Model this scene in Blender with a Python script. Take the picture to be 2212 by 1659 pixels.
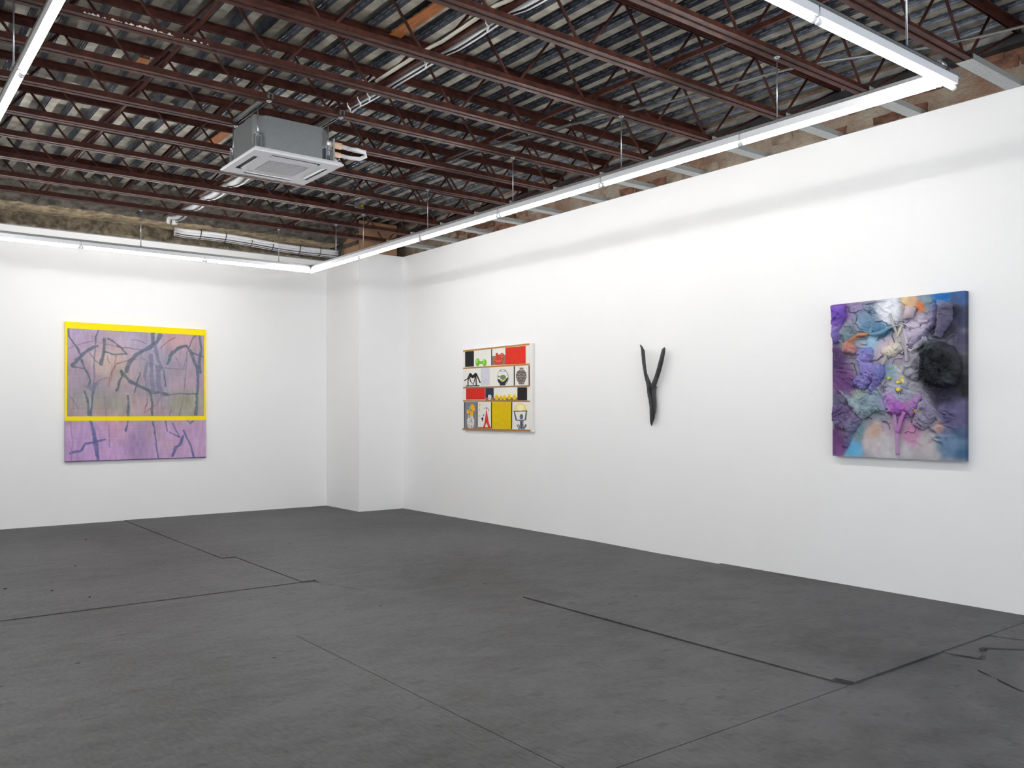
import bpy, bmesh, math, random
import numpy as np
from mathutils import Vector, Matrix

for o in list(bpy.data.objects):
    bpy.data.objects.remove(o, do_unlink=True)
SC = bpy.context.scene
COL = SC.collection
PI = math.pi
R = math.radians

# ------------------------------------------------------------------ camera, world, exposure
cd = bpy.data.cameras.new('camera')
cam = bpy.data.objects.new('camera', cd)
COL.objects.link(cam)
cam.location = (0, 0, 1.5)
cam.rotation_euler = (R(90), 0, -math.atan(0.776356))
cd.sensor_fit = 'HORIZONTAL'
cd.sensor_width = 36
cd.lens = 30.302
cd.shift_y = 0.02739
cd.clip_start = 0.05
SC.camera = cam

w = bpy.data.worlds.new('world')
SC.world = w
w.use_nodes = True
w.node_tree.nodes['Background'].inputs[0].default_value = (0.86, 0.92, 1.0, 1)
w.node_tree.nodes['Background'].inputs[1].default_value = 5.5

SC.view_settings.view_transform = 'Standard'
SC.view_settings.look = 'None'
SC.view_settings.exposure = 0.0
SC.view_settings.gamma = 1.0
SC.view_settings.use_curve_mapping = False
TUBE_POWER = 92.0
# sampling portal in the shopfront window: gives no light of its own, only guides the daylight through the opening
pd = bpy.data.lights.new('window_portal', 'AREA')
pd.shape = 'RECTANGLE'; pd.size = 6.4; pd.size_y = 2.6; pd.cycles.is_portal = True
po = bpy.data.objects.new('window_portal', pd); COL.objects.link(po)
po.location = (2.6, -3.26, 1.8); po.rotation_euler = (R(90), 0, R(180)); po['kind'] = 'helper'
SC.cycles.max_bounces = 10
SC.cycles.diffuse_bounces = 8
SC.cycles.use_denoising = True

# ------------------------------------------------------------------ helpers
def s2l(c):
    c = c / 255.0
    return c / 12.92 if c <= 0.04045 else ((c + 0.055) / 1.055) ** 2.4

def rgb(r, g, b):
    return (s2l(r), s2l(g), s2l(b), 1.0)

def mat(name, col, rough=0.6, metal=0.0, noise=0.0, scale=8.0, col2=None, bump=0.0, bscale=60.0,
        spec=None, stretch=None, detail=4.0):
    m = bpy.data.materials.new(name)
    m.use_nodes = True
    nt = m.node_tree
    b = nt.nodes['Principled BSDF']
    b.inputs['Base Color'].default_value = col
    b.inputs['Roughness'].default_value = rough
    b.inputs['Metallic'].default_value = metal
    if spec is not None:
        b.inputs['Specular IOR Level'].default_value = spec
    tc = nt.nodes.new('ShaderNodeTexCoord')
    src = tc.outputs['Object']
    if stretch:
        mp = nt.nodes.new('ShaderNodeMapping')
        mp.inputs['Scale'].default_value = stretch
        nt.links.new(src, mp.inputs['Vector'])
        src = mp.outputs['Vector']
    if noise > 0 or col2:
        n = nt.nodes.new('ShaderNodeTexNoise')
        n.inputs['Scale'].default_value = scale
        n.inputs['Detail'].default_value = detail
        nt.links.new(src, n.inputs['Vector'])
        r = nt.nodes.new('ShaderNodeValToRGB')
        r.color_ramp.elements[0].position = 0.35
        r.color_ramp.elements[1].position = 0.65
        k = 1.0 - noise
        r.color_ramp.elements[0].color = col2 if col2 else (col[0] * k, col[1] * k, col[2] * k, 1)
        r.color_ramp.elements[1].color = col
        nt.links.new(n.outputs['Fac'], r.inputs['Fac'])
        nt.links.new(r.outputs['Color'], b.inputs['Base Color'])
    if bump > 0:
        n2 = nt.nodes.new('ShaderNodeTexNoise')
        n2.inputs['Scale'].default_value = bscale
        n2.inputs['Detail'].default_value = 5
        nt.links.new(src, n2.inputs['Vector'])
        bp = nt.nodes.new('ShaderNodeBump')
        bp.inputs['Strength'].default_value = 1.0
        bp.inputs['Distance'].default_value = bump
        nt.links.new(n2.outputs['Fac'], bp.inputs['Height'])
        nt.links.new(bp.outputs['Normal'], b.inputs['Normal'])
    return m

class MB:
    """collects simple shapes into one mesh"""
    def __init__(s):
        s.v = []; s.f = []; s.smooth = []; s.mi = []
    def add(s, vs, fs, smooth=False, mi=0):
        n = len(s.v)
        s.v += [tuple(v) for v in vs]
        for f in fs:
            s.f.append(tuple(i + n for i in f)); s.smooth.append(smooth); s.mi.append(mi)
    def box(s, x0, x1, y0, y1, z0, z1, mi=0):
        v = [(x0, y0, z0), (x1, y0, z0), (x1, y1, z0), (x0, y1, z0), (x0, y0, z1), (x1, y0, z1), (x1, y1, z1), (x0, y1, z1)]
        s.add(v, [(0, 3, 2, 1), (4, 5, 6, 7), (0, 1, 5, 4), (1, 2, 6, 5), (2, 3, 7, 6), (3, 0, 4, 7)], False, mi)
    def prism(s, pts, z0, z1, mi=0):
        n = len(pts)
        a = sum(pts[i][0] * pts[(i + 1) % n][1] - pts[(i + 1) % n][0] * pts[i][1] for i in range(n))
        if a < 0: pts = pts[::-1]
        v = [(x, y, z0) for x, y in pts] + [(x, y, z1) for x, y in pts]
        s.add(v, [tuple(range(n))[::-1], tuple(range(n, 2 * n))] + [(i, (i + 1) % n, n + (i + 1) % n, n + i) for i in range(n)], False, mi)
    def tube(s, pts, rad, n=8, caps=True, squash=1.0, mi=0):
        P = [Vector(p) for p in pts]
        if not hasattr(rad, '__len__'): rad = [rad] * len(P)
        rings = []
        up = None
        for i, p in enumerate(P):
            t = (P[min(i + 1, len(P) - 1)] - P[max(i - 1, 0)])
            if t.length < 1e-9: t = Vector((0, 0, 1))
            t.normalize()
            if up is None:
                up = Vector((0, 0, 1)) if abs(t.z) < 0.9 else Vector((1, 0, 0))
            a = t.cross(up)
            if a.length < 1e-6: a = t.cross(Vector((0, 1, 0)))
            a.normalize(); b = a.cross(t); b.normalize(); up = b
            rings.append([p + a * math.cos(2 * PI * k / n) * rad[i] + b * math.sin(2 * PI * k / n) * rad[i] * squash for k in range(n)])
        v = [q for r_ in rings for q in r_]
        f = []
        for i in range(len(P) - 1):
            for k in range(n):
                f.append((i * n + k, i * n + (k + 1) % n, (i + 1) * n + (k + 1) % n, (i + 1) * n + k))
        s.add(v, f, True, mi)
        if caps:
            m = len(s.v) - len(v)
            s.f.append(tuple(m + k for k in range(n))[::-1]); s.smooth.append(False); s.mi.append(mi)
            s.f.append(tuple(m + (len(P) - 1) * n + k for k in range(n))); s.smooth.append(False); s.mi.append(mi)
    def mesh(s, name):
        me = bpy.data.meshes.new(name)
        me.from_pydata(s.v, [], s.f)
        me.polygons.foreach_set('use_smooth', s.smooth)
        me.polygons.foreach_set('material_index', s.mi)
        me.update()
        return me

def link(name, me, m, parent=None, loc=None):
    if isinstance(me, MB): me = me.mesh(name)
    ms = m if isinstance(m, (list, tuple)) else [m]
    if len(me.materials) == 0:
        for x in ms: me.materials.append(x)
    o = bpy.data.objects.new(name, me)
    COL.objects.link(o)
    if parent: o.parent = parent
    if loc: o.location = loc
    return o

def tag(o, label, cat, group=None):
    o['label'] = label; o['category'] = cat
    if group: o['group'] = group
    return o

def thing(name, label, cat, loc=(0, 0, 0), group=None):
    o = bpy.data.objects.new(name, None)
    COL.objects.link(o); o.location = loc; o.empty_display_size = 0.1
    return tag(o, label, cat, group)

def struct(name, me, m, label, cat):
    o = link(name, me, m); o['kind'] = 'structure'; o['label'] = label; o['category'] = cat
    return o

def struct_empty(name, label, cat):
    o = bpy.data.objects.new(name, None); COL.objects.link(o)
    o['kind'] = 'structure'; o['label'] = label; o['category'] = cat
    return o

def dup(root, loc, label):
    r_ = root.copy(); COL.objects.link(r_); r_.location = loc; r_['label'] = label
    for ch in root.children:
        c = ch.copy(); COL.objects.link(c); c.parent = r_
        for g in ch.children:
            d = g.copy(); COL.objects.link(d); d.parent = c
    return r_

# numpy value noise, several octaves, on any (n,2) or grid coordinates
def vnoise(x, y, seed=0):
    rs = np.random.RandomState(seed)
    T = rs.rand(64, 64)
    xi = np.floor(x).astype(int); yi = np.floor(y).astype(int)
    fx = x - xi; fy = y - yi
    fx = fx * fx * (3 - 2 * fx); fy = fy * fy * (3 - 2 * fy)
    a = T[xi % 64, yi % 64]; b = T[(xi + 1) % 64, yi % 64]; c = T[xi % 64, (yi + 1) % 64]; d = T[(xi + 1) % 64, (yi + 1) % 64]
    return (a * (1 - fx) + b * fx) * (1 - fy) + (c * (1 - fx) + d * fx) * fy

def fbm(x, y, seed=0, oct=4):
    r_ = 0; a = 0.5; tot = 0
    for k in range(oct):
        r_ = r_ + a * vnoise(x * 2 ** k + 7.3 * k, y * 2 ** k - 3.1 * k, seed + k); tot += a; a *= 0.5
    return r_ / tot

def grid_mesh(name, V, nu, nv, cols=None, smooth=True, keep=None):
    """V: (nu*nv,3) array, index i*nv+j"""
    i, j = np.meshgrid(np.arange(nu - 1), np.arange(nv - 1), indexing='ij')
    q = np.stack([i * nv + j, (i + 1) * nv + j, (i + 1) * nv + j + 1, i * nv + j + 1], -1).reshape(-1, 4)
    if keep is not None:
        q = q[keep.reshape(-1)]
        used = np.unique(q); remap = -np.ones(len(V), int); remap[used] = np.arange(len(used))
        q = remap[q]; V = V[used]
        if cols is not None: cols = cols[used]
    me = bpy.data.meshes.new(name)
    me.vertices.add(len(V)); me.vertices.foreach_set('co', V.astype(np.float32).ravel())
    me.loops.add(q.size); me.loops.foreach_set('vertex_index', q.ravel().astype(np.int32))
    me.polygons.add(len(q)); me.polygons.foreach_set('loop_start', np.arange(0, q.size, 4, dtype=np.int32))
    me.polygons.foreach_set('use_smooth', np.full(len(q), smooth))
    me.update(calc_edges=True)
    if cols is not None:
        at = me.color_attributes.new('pigment', 'FLOAT_COLOR', 'POINT')
        c4 = np.concatenate([cols, np.ones((len(cols), 1))], 1)
        at.data.foreach_set('color', c4.astype(np.float32).ravel())
    me.validate()
    return me

def s2l_np(c):
    c = np.clip(c, 0, 255) / 255.0
    return np.where(c <= 0.04045, c / 12.92, ((c + 0.055) / 1.055) ** 2.4)

def pigment_mat(name, rough=0.7, bump=0.0, bscale=200):
    m = bpy.data.materials.new(name); m.use_nodes = True
    nt = m.node_tree; b = nt.nodes['Principled BSDF']
    b.inputs['Roughness'].default_value = rough
    b.inputs['Specular IOR Level'].default_value = 0.25
    a = nt.nodes.new('ShaderNodeVertexColor'); a.layer_name = 'pigment'
    nt.links.new(a.outputs['Color'], b.inputs['Base Color'])
    if bump:
        tc = nt.nodes.new('ShaderNodeTexCoord')
        n2 = nt.nodes.new('ShaderNodeTexNoise'); n2.inputs['Scale'].default_value = bscale
        nt.links.new(tc.outputs['Object'], n2.inputs['Vector'])
        bp = nt.nodes.new('ShaderNodeBump'); bp.inputs['Distance'].default_value = bump
        nt.links.new(n2.outputs['Fac'], bp.inputs['Height']); nt.links.new(bp.outputs['Normal'], b.inputs['Normal'])
    return m

# ------------------------------------------------------------------ materials
M = {}
M['wall'] = mat('white_wall_paint', rgb(247, 247, 247), 0.75, noise=0.012, scale=1.2, bump=0.0004, bscale=40)
M['steel_track'] = mat('galvanised_track', rgb(150, 152, 152), 0.45, 0.6, noise=0.15, scale=30)
M['joist'] = mat('red_brown_joist_paint', rgb(80, 44, 35), 0.55, 0.0, scale=14, col2=rgb(54, 28, 23), bump=0.0006, bscale=80, spec=0.2)
M['rod'] = mat('red_brown_rod_paint', rgb(76, 40, 33), 0.55, 0.0, scale=20, col2=rgb(56, 30, 25), spec=0.2)
M['galv'] = mat('galvanised_sheet', rgb(176, 180, 178), 0.45, 0.35, noise=0.22, scale=90, detail=2)
M['unit_metal'] = mat('grey_galvanised_case', rgb(156, 162, 163), 0.36, 0.75, noise=0.05, scale=40)
M['zinc'] = mat('bright_zinc', rgb(196, 200, 204), 0.28, 0.9, noise=0.08, scale=60)
M['white_plastic'] = mat('white_plastic', rgb(246, 246, 250), 0.4)
M['white_fixture'] = mat('white_fixture_enamel', rgb(232, 233, 236), 0.4)
M['black'] = mat('black_plastic', rgb(18, 18, 22), 0.5)
M['dark_steel'] = mat('dark_grey_steel', rgb(64, 64, 66), 0.55, 0.3, scale=10, col2=rgb(46, 46, 48))
M['pipe'] = mat('white_pipe_insulation', rgb(240, 240, 242), 0.5, noise=0.06, scale=10)
M['pvc'] = mat('cream_pvc', rgb(222, 216, 200), 0.45)
M['tape'] = mat('beige_tape', rgb(222, 190, 160), 0.6)
M['board'] = mat('brown_board', rgb(170, 132, 96), 0.75, scale=5, col2=rgb(150, 114, 82), bump=0.0006, bscale=30)
M['plywood'] = mat('orange_plywood', rgb(186, 112, 48), 0.7, scale=6, col2=rgb(150, 84, 34), stretch=(8, 1, 8))
M['char'] = mat('charred_wood', rgb(66, 66, 68), 0.55, scale=30, col2=rgb(26, 26, 28), bump=0.008, bscale=46, stretch=(1, 1, 0.1))
M['canvas_white'] = mat('white_primed_canvas', rgb(238, 236, 230), 0.8, noise=0.03, scale=5)
M['conduit'] = mat('grey_conduit', rgb(130, 132, 132), 0.4, 0.6)
M['yellow'] = mat('yellow_plastic', rgb(236, 180, 20), 0.5)
M['stretcher'] = mat('raw_stretcher_wood', rgb(196, 170, 130), 0.7)

mm = bpy.data.materials.new('lit_tube'); mm.use_nodes = True
nt = mm.node_tree
for n in list(nt.nodes):
    if n.type != 'OUTPUT_MATERIAL': nt.nodes.remove(n)
em = nt.nodes.new('ShaderNodeEmission'); em.inputs['Color'].default_value = (1.0, 0.985, 0.965, 1); em.inputs['Strength'].default_value = TUBE_POWER
nt.links.new(em.outputs[0], nt.nodes['Material Output'].inputs[0])
M['tube'] = mm

# steel deck: spangled zinc, beige dust, embossed dashes on the sloping sides
def deck_mat(name, col, col2, dashes):
    m = mat(name, col, 0.34 if dashes else 0.45, 0.8 if dashes else 0.5, scale=7, col2=col2, detail=6)
    nt = m.node_tree; b = nt.nodes['Principled BSDF']
    tc = nt.nodes.new('ShaderNodeTexCoord')
    n = nt.nodes.new('ShaderNodeTexNoise'); n.inputs['Scale'].default_value = 55; n.inputs['Detail'].default_value = 2
    nt.links.new(tc.outputs['Object'], n.inputs['Vector'])
    bp = nt.nodes.new('ShaderNodeBump'); bp.inputs['Distance'].default_value = 0.0015
    nt.links.new(n.outputs['Fac'], bp.inputs['Height'])
    last = bp
    if dashes:
        mp = nt.nodes.new('ShaderNodeMapping'); mp.inputs['Rotation'].default_value = (0, 0, R(90))
        mp.inputs['Scale'].default_value = (1, 1, 1)
        cx = nt.nodes.new('ShaderNodeSeparateXYZ'); nt.links.new(tc.outputs['Object'], cx.inputs[0])
        cb = nt.nodes.new('ShaderNodeCombineXYZ')
        nt.links.new(cx.outputs['Y'], cb.inputs['X']); nt.links.new(cx.outputs['Z'], cb.inputs['Y'])
        br = nt.nodes.new('ShaderNodeTexBrick')
        br.inputs['Scale'].default_value = 1.0
        br.inputs['Brick Width'].default_value = 0.11
        br.inputs['Row Height'].default_value = 0.02
        br.inputs['Mortar Size'].default_value = 0.005
        br.inputs['Mortar Smooth'].default_value = 0.6
        nt.links.new(cb.outputs[0], br.inputs['Vector'])
        bp2 = nt.nodes.new('ShaderNodeBump'); bp2.inputs['Distance'].default_value = 0.006
        nt.links.new(br.outputs['Fac'], bp2.inputs['Height']); nt.links.new(bp.outputs['Normal'], bp2.inputs['Normal'])
        last = bp2
    nt.links.new(last.outputs['Normal'], b.inputs['Normal'])
    return m
M['deck_flat'] = deck_mat('deck_flat_zinc', rgb(168, 163, 148), rgb(116, 112, 102), False)
M['deck_side'] = deck_mat('deck_side_zinc', rgb(132, 138, 150), rgb(84, 89, 100), True)

# worn dark floor paint
def floor_mat():
    m = bpy.data.materials.new('worn_dark_grey_floor_paint'); m.use_nodes = True
    nt = m.node_tree; b = nt.nodes['Principled BSDF']
    b.inputs['Roughness'].default_value = 0.55
    b.inputs['Specular IOR Level'].default_value = 0.35
    tc = nt.nodes.new('ShaderNodeTexCoord')
    def noise(scale, detail, st=(1, 1, 1)):
        mp = nt.nodes.new('ShaderNodeMapping'); mp.inputs['Scale'].default_value = st
        nt.links.new(tc.outputs['Object'], mp.inputs['Vector'])
        n = nt.nodes.new('ShaderNodeTexNoise'); n.inputs['Scale'].default_value = scale; n.inputs['Detail'].default_value = detail
        nt.links.new(mp.outputs['Vector'], n.inputs['Vector']); return n.outputs['Fac']
    big = noise(0.55, 3); mid = noise(3.2, 8, (1, 1.4, 1)); fine = noise(45, 3, (1, 0.35, 1)); spk = noise(120, 1)
    def math_(op, a, bb):
        n = nt.nodes.new('ShaderNodeMath'); n.operation = op
        for i, x in enumerate((a, bb)):
            if isinstance(x, float): n.inputs[i].default_value = x
            else: nt.links.new(x, n.inputs[i])
        return n.outputs[0]
    s = math_('ADD', math_('MULTIPLY', big, 0.35), math_('ADD', math_('MULTIPLY', mid, 0.5), math_('MULTIPLY', fine, 0.22)))
    r_ = nt.nodes.new('ShaderNodeValToRGB')
    r_.color_ramp.elements[0].position = 0.40; r_.color_ramp.elements[0].color = rgb(46, 46, 47)
    r_.color_ramp.elements[1].position = 0.62; r_.color_ramp.elements[1].color = rgb(84, 84, 85)
    nt.links.new(s, r_.inputs['Fac'])
    # small dark scuffs and pale specks
    sc = nt.nodes.new('ShaderNodeValToRGB')
    sc.color_ramp.elements[0].position = 0.33; sc.color_ramp.elements[0].color = (0.35, 0.35, 0.35, 1)
    sc.color_ramp.elements[1].position = 0.40; sc.color_ramp.elements[1].color = (1, 1, 1, 1)
    nt.links.new(noise(7, 9, (1, 2.0, 1)), sc.inputs['Fac'])
    mx = nt.nodes.new('ShaderNodeMix'); mx.data_type = 'RGBA'; mx.blend_type = 'MULTIPLY'; mx.inputs['Factor'].default_value = 0.5
    nt.links.new(r_.outputs['Color'], mx.inputs['A']); nt.links.new(sc.outputs['Color'], mx.inputs['B'])
    nt.links.new(mx.outputs['Result'], b.inputs['Base Color'])
    bp = nt.nodes.new('ShaderNodeBump'); bp.inputs['Distance'].default_value = 0.012; bp.inputs['Strength'].default_value = 0.8
    nt.links.new(math_('ADD', mid, math_('MULTIPLY', fine, 0.35)), bp.inputs['Height'])
    nt.links.new(bp.outputs['Normal'], b.inputs['Normal'])
    rr = nt.nodes.new('ShaderNodeMapRange'); rr.inputs['To Min'].default_value = 0.42; rr.inputs['To Max'].default_value = 0.72
    nt.links.new(mid, rr.inputs['Value']); nt.links.new(rr.outputs[0], b.inputs['Roughness'])
    return m
M['floor'] = floor_mat()
M['zinc_dash'] = mat('pressed_zinc_dash', rgb(178, 182, 184), 0.32, 0.8)

# ------------------------------------------------------------------ room
D1, D2, ZW, ZD = 12.65, 6.84, 3.895, 4.37
XL, YB = -1.6, -3.2

# floor: a base slab and the painted boards that lie on it at slightly different heights
fl = struct_empty('floor', 'worn dark grey painted floor of patched boards', 'floor')
b = MB(); b.box(XL, D2 + 0.15, YB, D1 + 0.15, -0.12, -0.012)
link('floor_base', b, M['floor'], fl)
def jag(p0, p1, n, amp, seed):
    rs = random.Random(seed)
    return [(p0[0] + (p1[0] - p0[0]) * t / n + (rs.uniform(-amp, amp) if 0 < t < n else 0),
             p0[1] + (p1[1] - p0[1]) * t / n + (rs.uniform(-amp, amp) if 0 < t < n else 0)) for t in range(n + 1)]
boards = [
    ([(XL, 7.125), (3.04, 7.125), (3.185, 7.125), (3.185, 8.752), (3.05, 8.752), (3.055, D1 + .1), (XL, D1 + .1)], 0.006),
    ([(3.060, D1 + .1), (3.055, 8.757), (3.19, 8.757), (3.19, 7.12)] + jag((3.29, 7.112), (3.6, 7.2), 4, .02, 2) + [(D2 + .1, 7.3), (D2 + .1, D1 + .1)], 0.012),
    ([(4.345, 5.448), (4.345, 2.70), (4.40, 2.705), (4.415, 2.60), (D2 + .1, 2.60), (D2 + .1, 5.448)], 0.010),
    ([(2.403, 2.6), (4.341, 2.6), (4.341, 5.448), (2.403, 5.448)], 0.0015),
    ([(XL, YB), (2.40, YB), (2.40, 5.45), (D2 + .1, 5.45), (D2 + .1, 7.4), (3.7, 7.4), (3.188, 7.118), (XL, 7.121)], 0.0),
    ([(2.404, YB), (D2 + .1, YB), (D2 + .1, 1.2), (2.404, 1.2)], 0.0),
    ([(2.404, 1.203), (5.0, 1.203)] + jag((5.0, 2.0), (5.42, 2.57), 9, .02, 3) + [(5.42, 2.596), (4.36, 2.596), (2.404, 2.596)], 0.0),
    (jag((5.41, 2.598), (5.455, 2.42), 3, .006, 5) + jag((5.47, 2.39), (5.56, 2.43), 4, .012, 8) + jag((5.60, 2.45), (5.69, 2.50), 4, .012, 6) + jag((5.73, 2.49), (5.90, 2.31), 5, .012, 9) + [(6.3, 1.9), (6.06, 2.56), (6.055, 2.598)], 0.004),
    ([(6.06, 2.598), (6.065, 2.56), (6.32, 1.7), (6.0, 1.205), (D2 + .1, 1.205), (D2 + .1, 2.598)], 0.0075),
    ([(5.003, 1.203), (5.99, 1.203), (6.3, 1.7), (6.27, 1.93), (5.91, 2.285), (5.73, 2.465), (5.60, 2.42), (5.46, 2.36), (5.40, 2.56), (5.02, 1.98)], -0.003),
]
for pts, zt in boards:
    b = MB(); b.prism(pts, -0.02, zt)
    link('floor_board', b, M['floor'], fl)
# feathered patch of levelling paint in front of the raised far board
b = MB()
b.add([(3.31, 7.17, .0130), (D2 + .05, 7.36, .0130), (D2 + .05, 6.2, -.001), (3.5, 6.3, -.001), (3.30, 6.95, .0)], [(0, 4, 3), (0, 3, 2, 1)])
link('floor_patch', b, M['floor'], fl)
# scraps of torn board and paint chips at seams
rs = random.Random(11)
b = MB()
for k in range(46):
    x = rs.uniform(0.2, 6.7); y = rs.uniform(4.5, 12.3); a = rs.uniform(0, PI); s = rs.uniform(0.004, 0.016)
    pts = [(x + math.cos(a + t) * s * rs.uniform(.6, 1.6), y + math.sin(a + t) * s * rs.uniform(.5, 1.2)) for t in (0, 1.3, 2.6, 3.9, 5.2)]
    b.prism(pts, -0.001, 0.012 if 4.345 < x and 2.6 < y < 5.45 else (0.014 if y > 7.1 else 0.003))
o = link('paint_flakes', b, M['dark_steel'], fl); o['kind'] = 'stuff'

# drywall
b = MB(); b.box(XL, 6.08, D1, D1 + 0.09, -0.1, ZW)
struct('wall_left', b, M['wall'], 'white wall behind the purple and yellow painting', 'wall')
b = MB(); b.box(D2, D2 + 0.09, YB, 11.55, -0.1, ZW)
struct('wall_right', b, M['wall'], 'long white wall with the shelf painting, charred branch and relief', 'wall')
b = MB(); b.box(6.08, D2 + 0.09, 11.55, D1 + 0.09, -0.1, ZW)
struct('column', b, M['wall'], 'white boxed-in column in the far corner', 'column')
b = MB(); b.box(XL - 0.1, XL, YB, D1 + 0.09, -0.1, 4.6)
struct('wall_side', b, M['wall'], 'white side wall opposite the long wall', 'wall')
# rear wall with a shopfront window opening
wz0, wz1, wx0, wx1 = 0.5, 3.1, -0.6, 5.8
b = MB()
b.box(XL, wx0, YB - .1, YB, -0.1, 4.6); b.box(wx1, D2 + .3, YB - .1, YB, -0.1, 4.6)
b.box(wx0, wx1, YB - .1, YB, -0.1, wz0); b.box(wx0, wx1, YB - .1, YB, wz1, 4.6)
struct('wall_rear', b, M['wall'], 'white rear wall around the shopfront window', 'wall')
b = MB()
for x in (wx0, 1.55, 3.65, wx1 - .06): b.box(x, x + .06, YB - .08, YB - .02, wz0, wz1)
b.box(wx0, wx1, YB - .08, YB - .02, wz0, wz0 + .06); b.box(wx0, wx1, YB - .08, YB - .02, wz1 - .06, wz1)
struct('window_1', b, M['dark_steel'], 'dark framed shopfront window in the rear wall', 'window')
# metal track along the tops of the drywall
b = MB(); b.box(XL, 6.078, D1 - .004, D1 + .094, ZW, ZW + .012)
struct('trim_1', b, M['steel_track'], 'grey metal track capping the left wall', 'trim')
b = MB(); b.box(D2 - .003, D2 + .094, YB, 11.546, ZW, ZW + .003)
struct('trim_2', b, M['steel_track'], 'thin metal edge capping the right wall', 'trim')

# ------------------------------------------------------------------ steel roof deck, sheets of three ribs
ceil = struct_empty('ceiling', 'corrugated steel roof deck above the joists', 'ceiling')
P_, BF, SL, DEP = 0.2032, 0.072, 0.022, 0.074
b = MB()
prof = []
for k in range(3):
    x = k * P_
    prof += [(x, DEP), (x + (P_ - BF - 2 * SL), DEP), (x + P_ - BF - SL, 0), (x + P_ - SL, 0)]
prof.append((3 * P_, DEP))
y0, y1 = YB, 11.75
for i in range(len(prof) - 1):
    (xa, za), (xb, zb) = prof[i], prof[i + 1]
    mi = 1 if za != zb else 0
    b.add([(xa, y0, za), (xb, y0, zb), (xb, y1, zb), (xa, y1, za)], [(0, 3, 2, 1)], False, mi)
    b.add([(xa, y0, za + .0012), (xb, y0, zb + .0012), (xb, y1, zb + .0012), (xa, y1, za + .0012)], [(0, 1, 2, 3)], False, mi)
plain = b.mesh('deck_sheet_plain'); plain.materials.append(M['deck_flat']); plain.materials.append(M['deck_side'])
# pressed rows of dashes along the rib sides that face the room's left
for k in range(3):
    xa, xb = k * P_ + P_ - BF - 2 * SL, k * P_ + P_ - BF - SL
    tx, tz = (xb - xa), -DEP; l = math.hypot(tx, tz); tx /= l; tz /= l; nx, nz = tz, -tx
    for r_i, t in enumerate((.30, .62)):
        px, pz = xa + tx * l * t, DEP + tz * l * t
        yy = 1.2 + .06 * r_i
        while yy < y1 - .2:
            w2, h2 = .0038, .0022
            A = [(px - tx * w2, yy, pz - tz * w2), (px + tx * w2, yy, pz + tz * w2), (px + tx * w2, yy + .07, pz + tz * w2), (px - tx * w2, yy + .07, pz - tz * w2)]
            B = [(px + nx * h2, yy + .012, pz + nz * h2), (px + nx * h2, yy + .058, pz + nz * h2)]
            b.add(A + B, [(0, 4, 1), (1, 4, 5, 2), (2, 5, 3), (3, 5, 4, 0)], False, 2)
            yy += .105
dm = b.mesh('deck_sheet'); dm.materials.append(M['deck_flat']); dm.materials.append(M['deck_side']); dm.materials.append(M['zinc_dash'])
x = XL - .05
k = 0
while x < 6.98:
    link('deck_sheet', dm if x > 2.2 else plain, None, ceil, (x, 0, ZD + (0.0008 if k % 2 else 0)))
    x += 3 * P_; k += 1
b = MB(); b.box(XL - .1, D2 + .3, YB - .1, D1 + .5, ZD + .075, ZD + .15)
link('roof_slab', b, M['dark_steel'], ceil)

# rough parged beam and masonry above the left wall
def rough_sheet(name, prof, x0, x1, nu, amp, m, seed, per=18):
    pts = []
    for i in range(len(prof) - 1):
        a, c = np.array(prof[i]), np.array(prof[i + 1])
        L = np.linalg.norm(c - a); n = max(2, int(L / 0.03))
        for t in range(n): pts.append(a + (c - a) * t / n)
    pts.append(np.array(prof[-1])); pts = np.array(pts); nv = len(pts)
    tang = np.gradient(pts, axis=0); tang /= np.linalg.norm(tang, axis=1)[:, None]
    nrm = np.stack([-tang[:, 1], tang[:, 0]], 1)
    xs = np.linspace(x0, x1, nu)
    XX, JJ = np.meshgrid(xs, np.arange(nv), indexing='ij')
    arc = np.r_[0, np.cumsum(np.linalg.norm(np.diff(pts, axis=0), axis=1))]
    A = arc[JJ]
    n1 = fbm(XX * 1.4, A * 6, seed, 4) - .5; n2 = fbm(XX * 14, A * 16, seed + 9, 3) - .5
    d = amp * (n1 * 2 + n2 * 1.1)
    V = np.stack([XX, pts[JJ, 0] + nrm[JJ, 0] * d, pts[JJ, 1] + nrm[JJ, 1] * d], -1).reshape(-1, 3)
    return grid_mesh(name, V, nu, nv)
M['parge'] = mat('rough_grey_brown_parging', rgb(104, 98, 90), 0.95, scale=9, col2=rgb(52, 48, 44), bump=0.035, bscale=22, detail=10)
M['parge_lit'] = mat('rough_lit_tan_parging', rgb(176, 158, 128), 0.95, scale=9, col2=rgb(112, 100, 80), bump=0.03, bscale=26, detail=10)  # tan ledge parging, with the light on its underside put into the colour
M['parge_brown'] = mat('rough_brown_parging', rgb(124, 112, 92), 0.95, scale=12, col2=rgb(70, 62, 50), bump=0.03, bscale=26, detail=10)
up = struct_empty('wall_left_upper', 'rough parged beam and masonry above the left wall', 'wall')
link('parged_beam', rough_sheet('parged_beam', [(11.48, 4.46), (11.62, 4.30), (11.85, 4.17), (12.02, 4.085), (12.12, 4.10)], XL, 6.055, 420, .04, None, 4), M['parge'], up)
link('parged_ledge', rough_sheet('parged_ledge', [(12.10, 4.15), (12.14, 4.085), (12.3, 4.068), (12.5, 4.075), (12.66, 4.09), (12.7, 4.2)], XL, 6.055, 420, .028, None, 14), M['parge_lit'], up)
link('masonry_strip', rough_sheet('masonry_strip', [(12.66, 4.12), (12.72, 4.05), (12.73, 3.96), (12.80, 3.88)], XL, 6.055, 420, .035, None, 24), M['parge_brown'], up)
b = MB(); b.box(XL, D2 + .3, 12.95, 13.05, 3.7, 4.6)
link('backing_wall', b, M['parge'], up)

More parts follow.
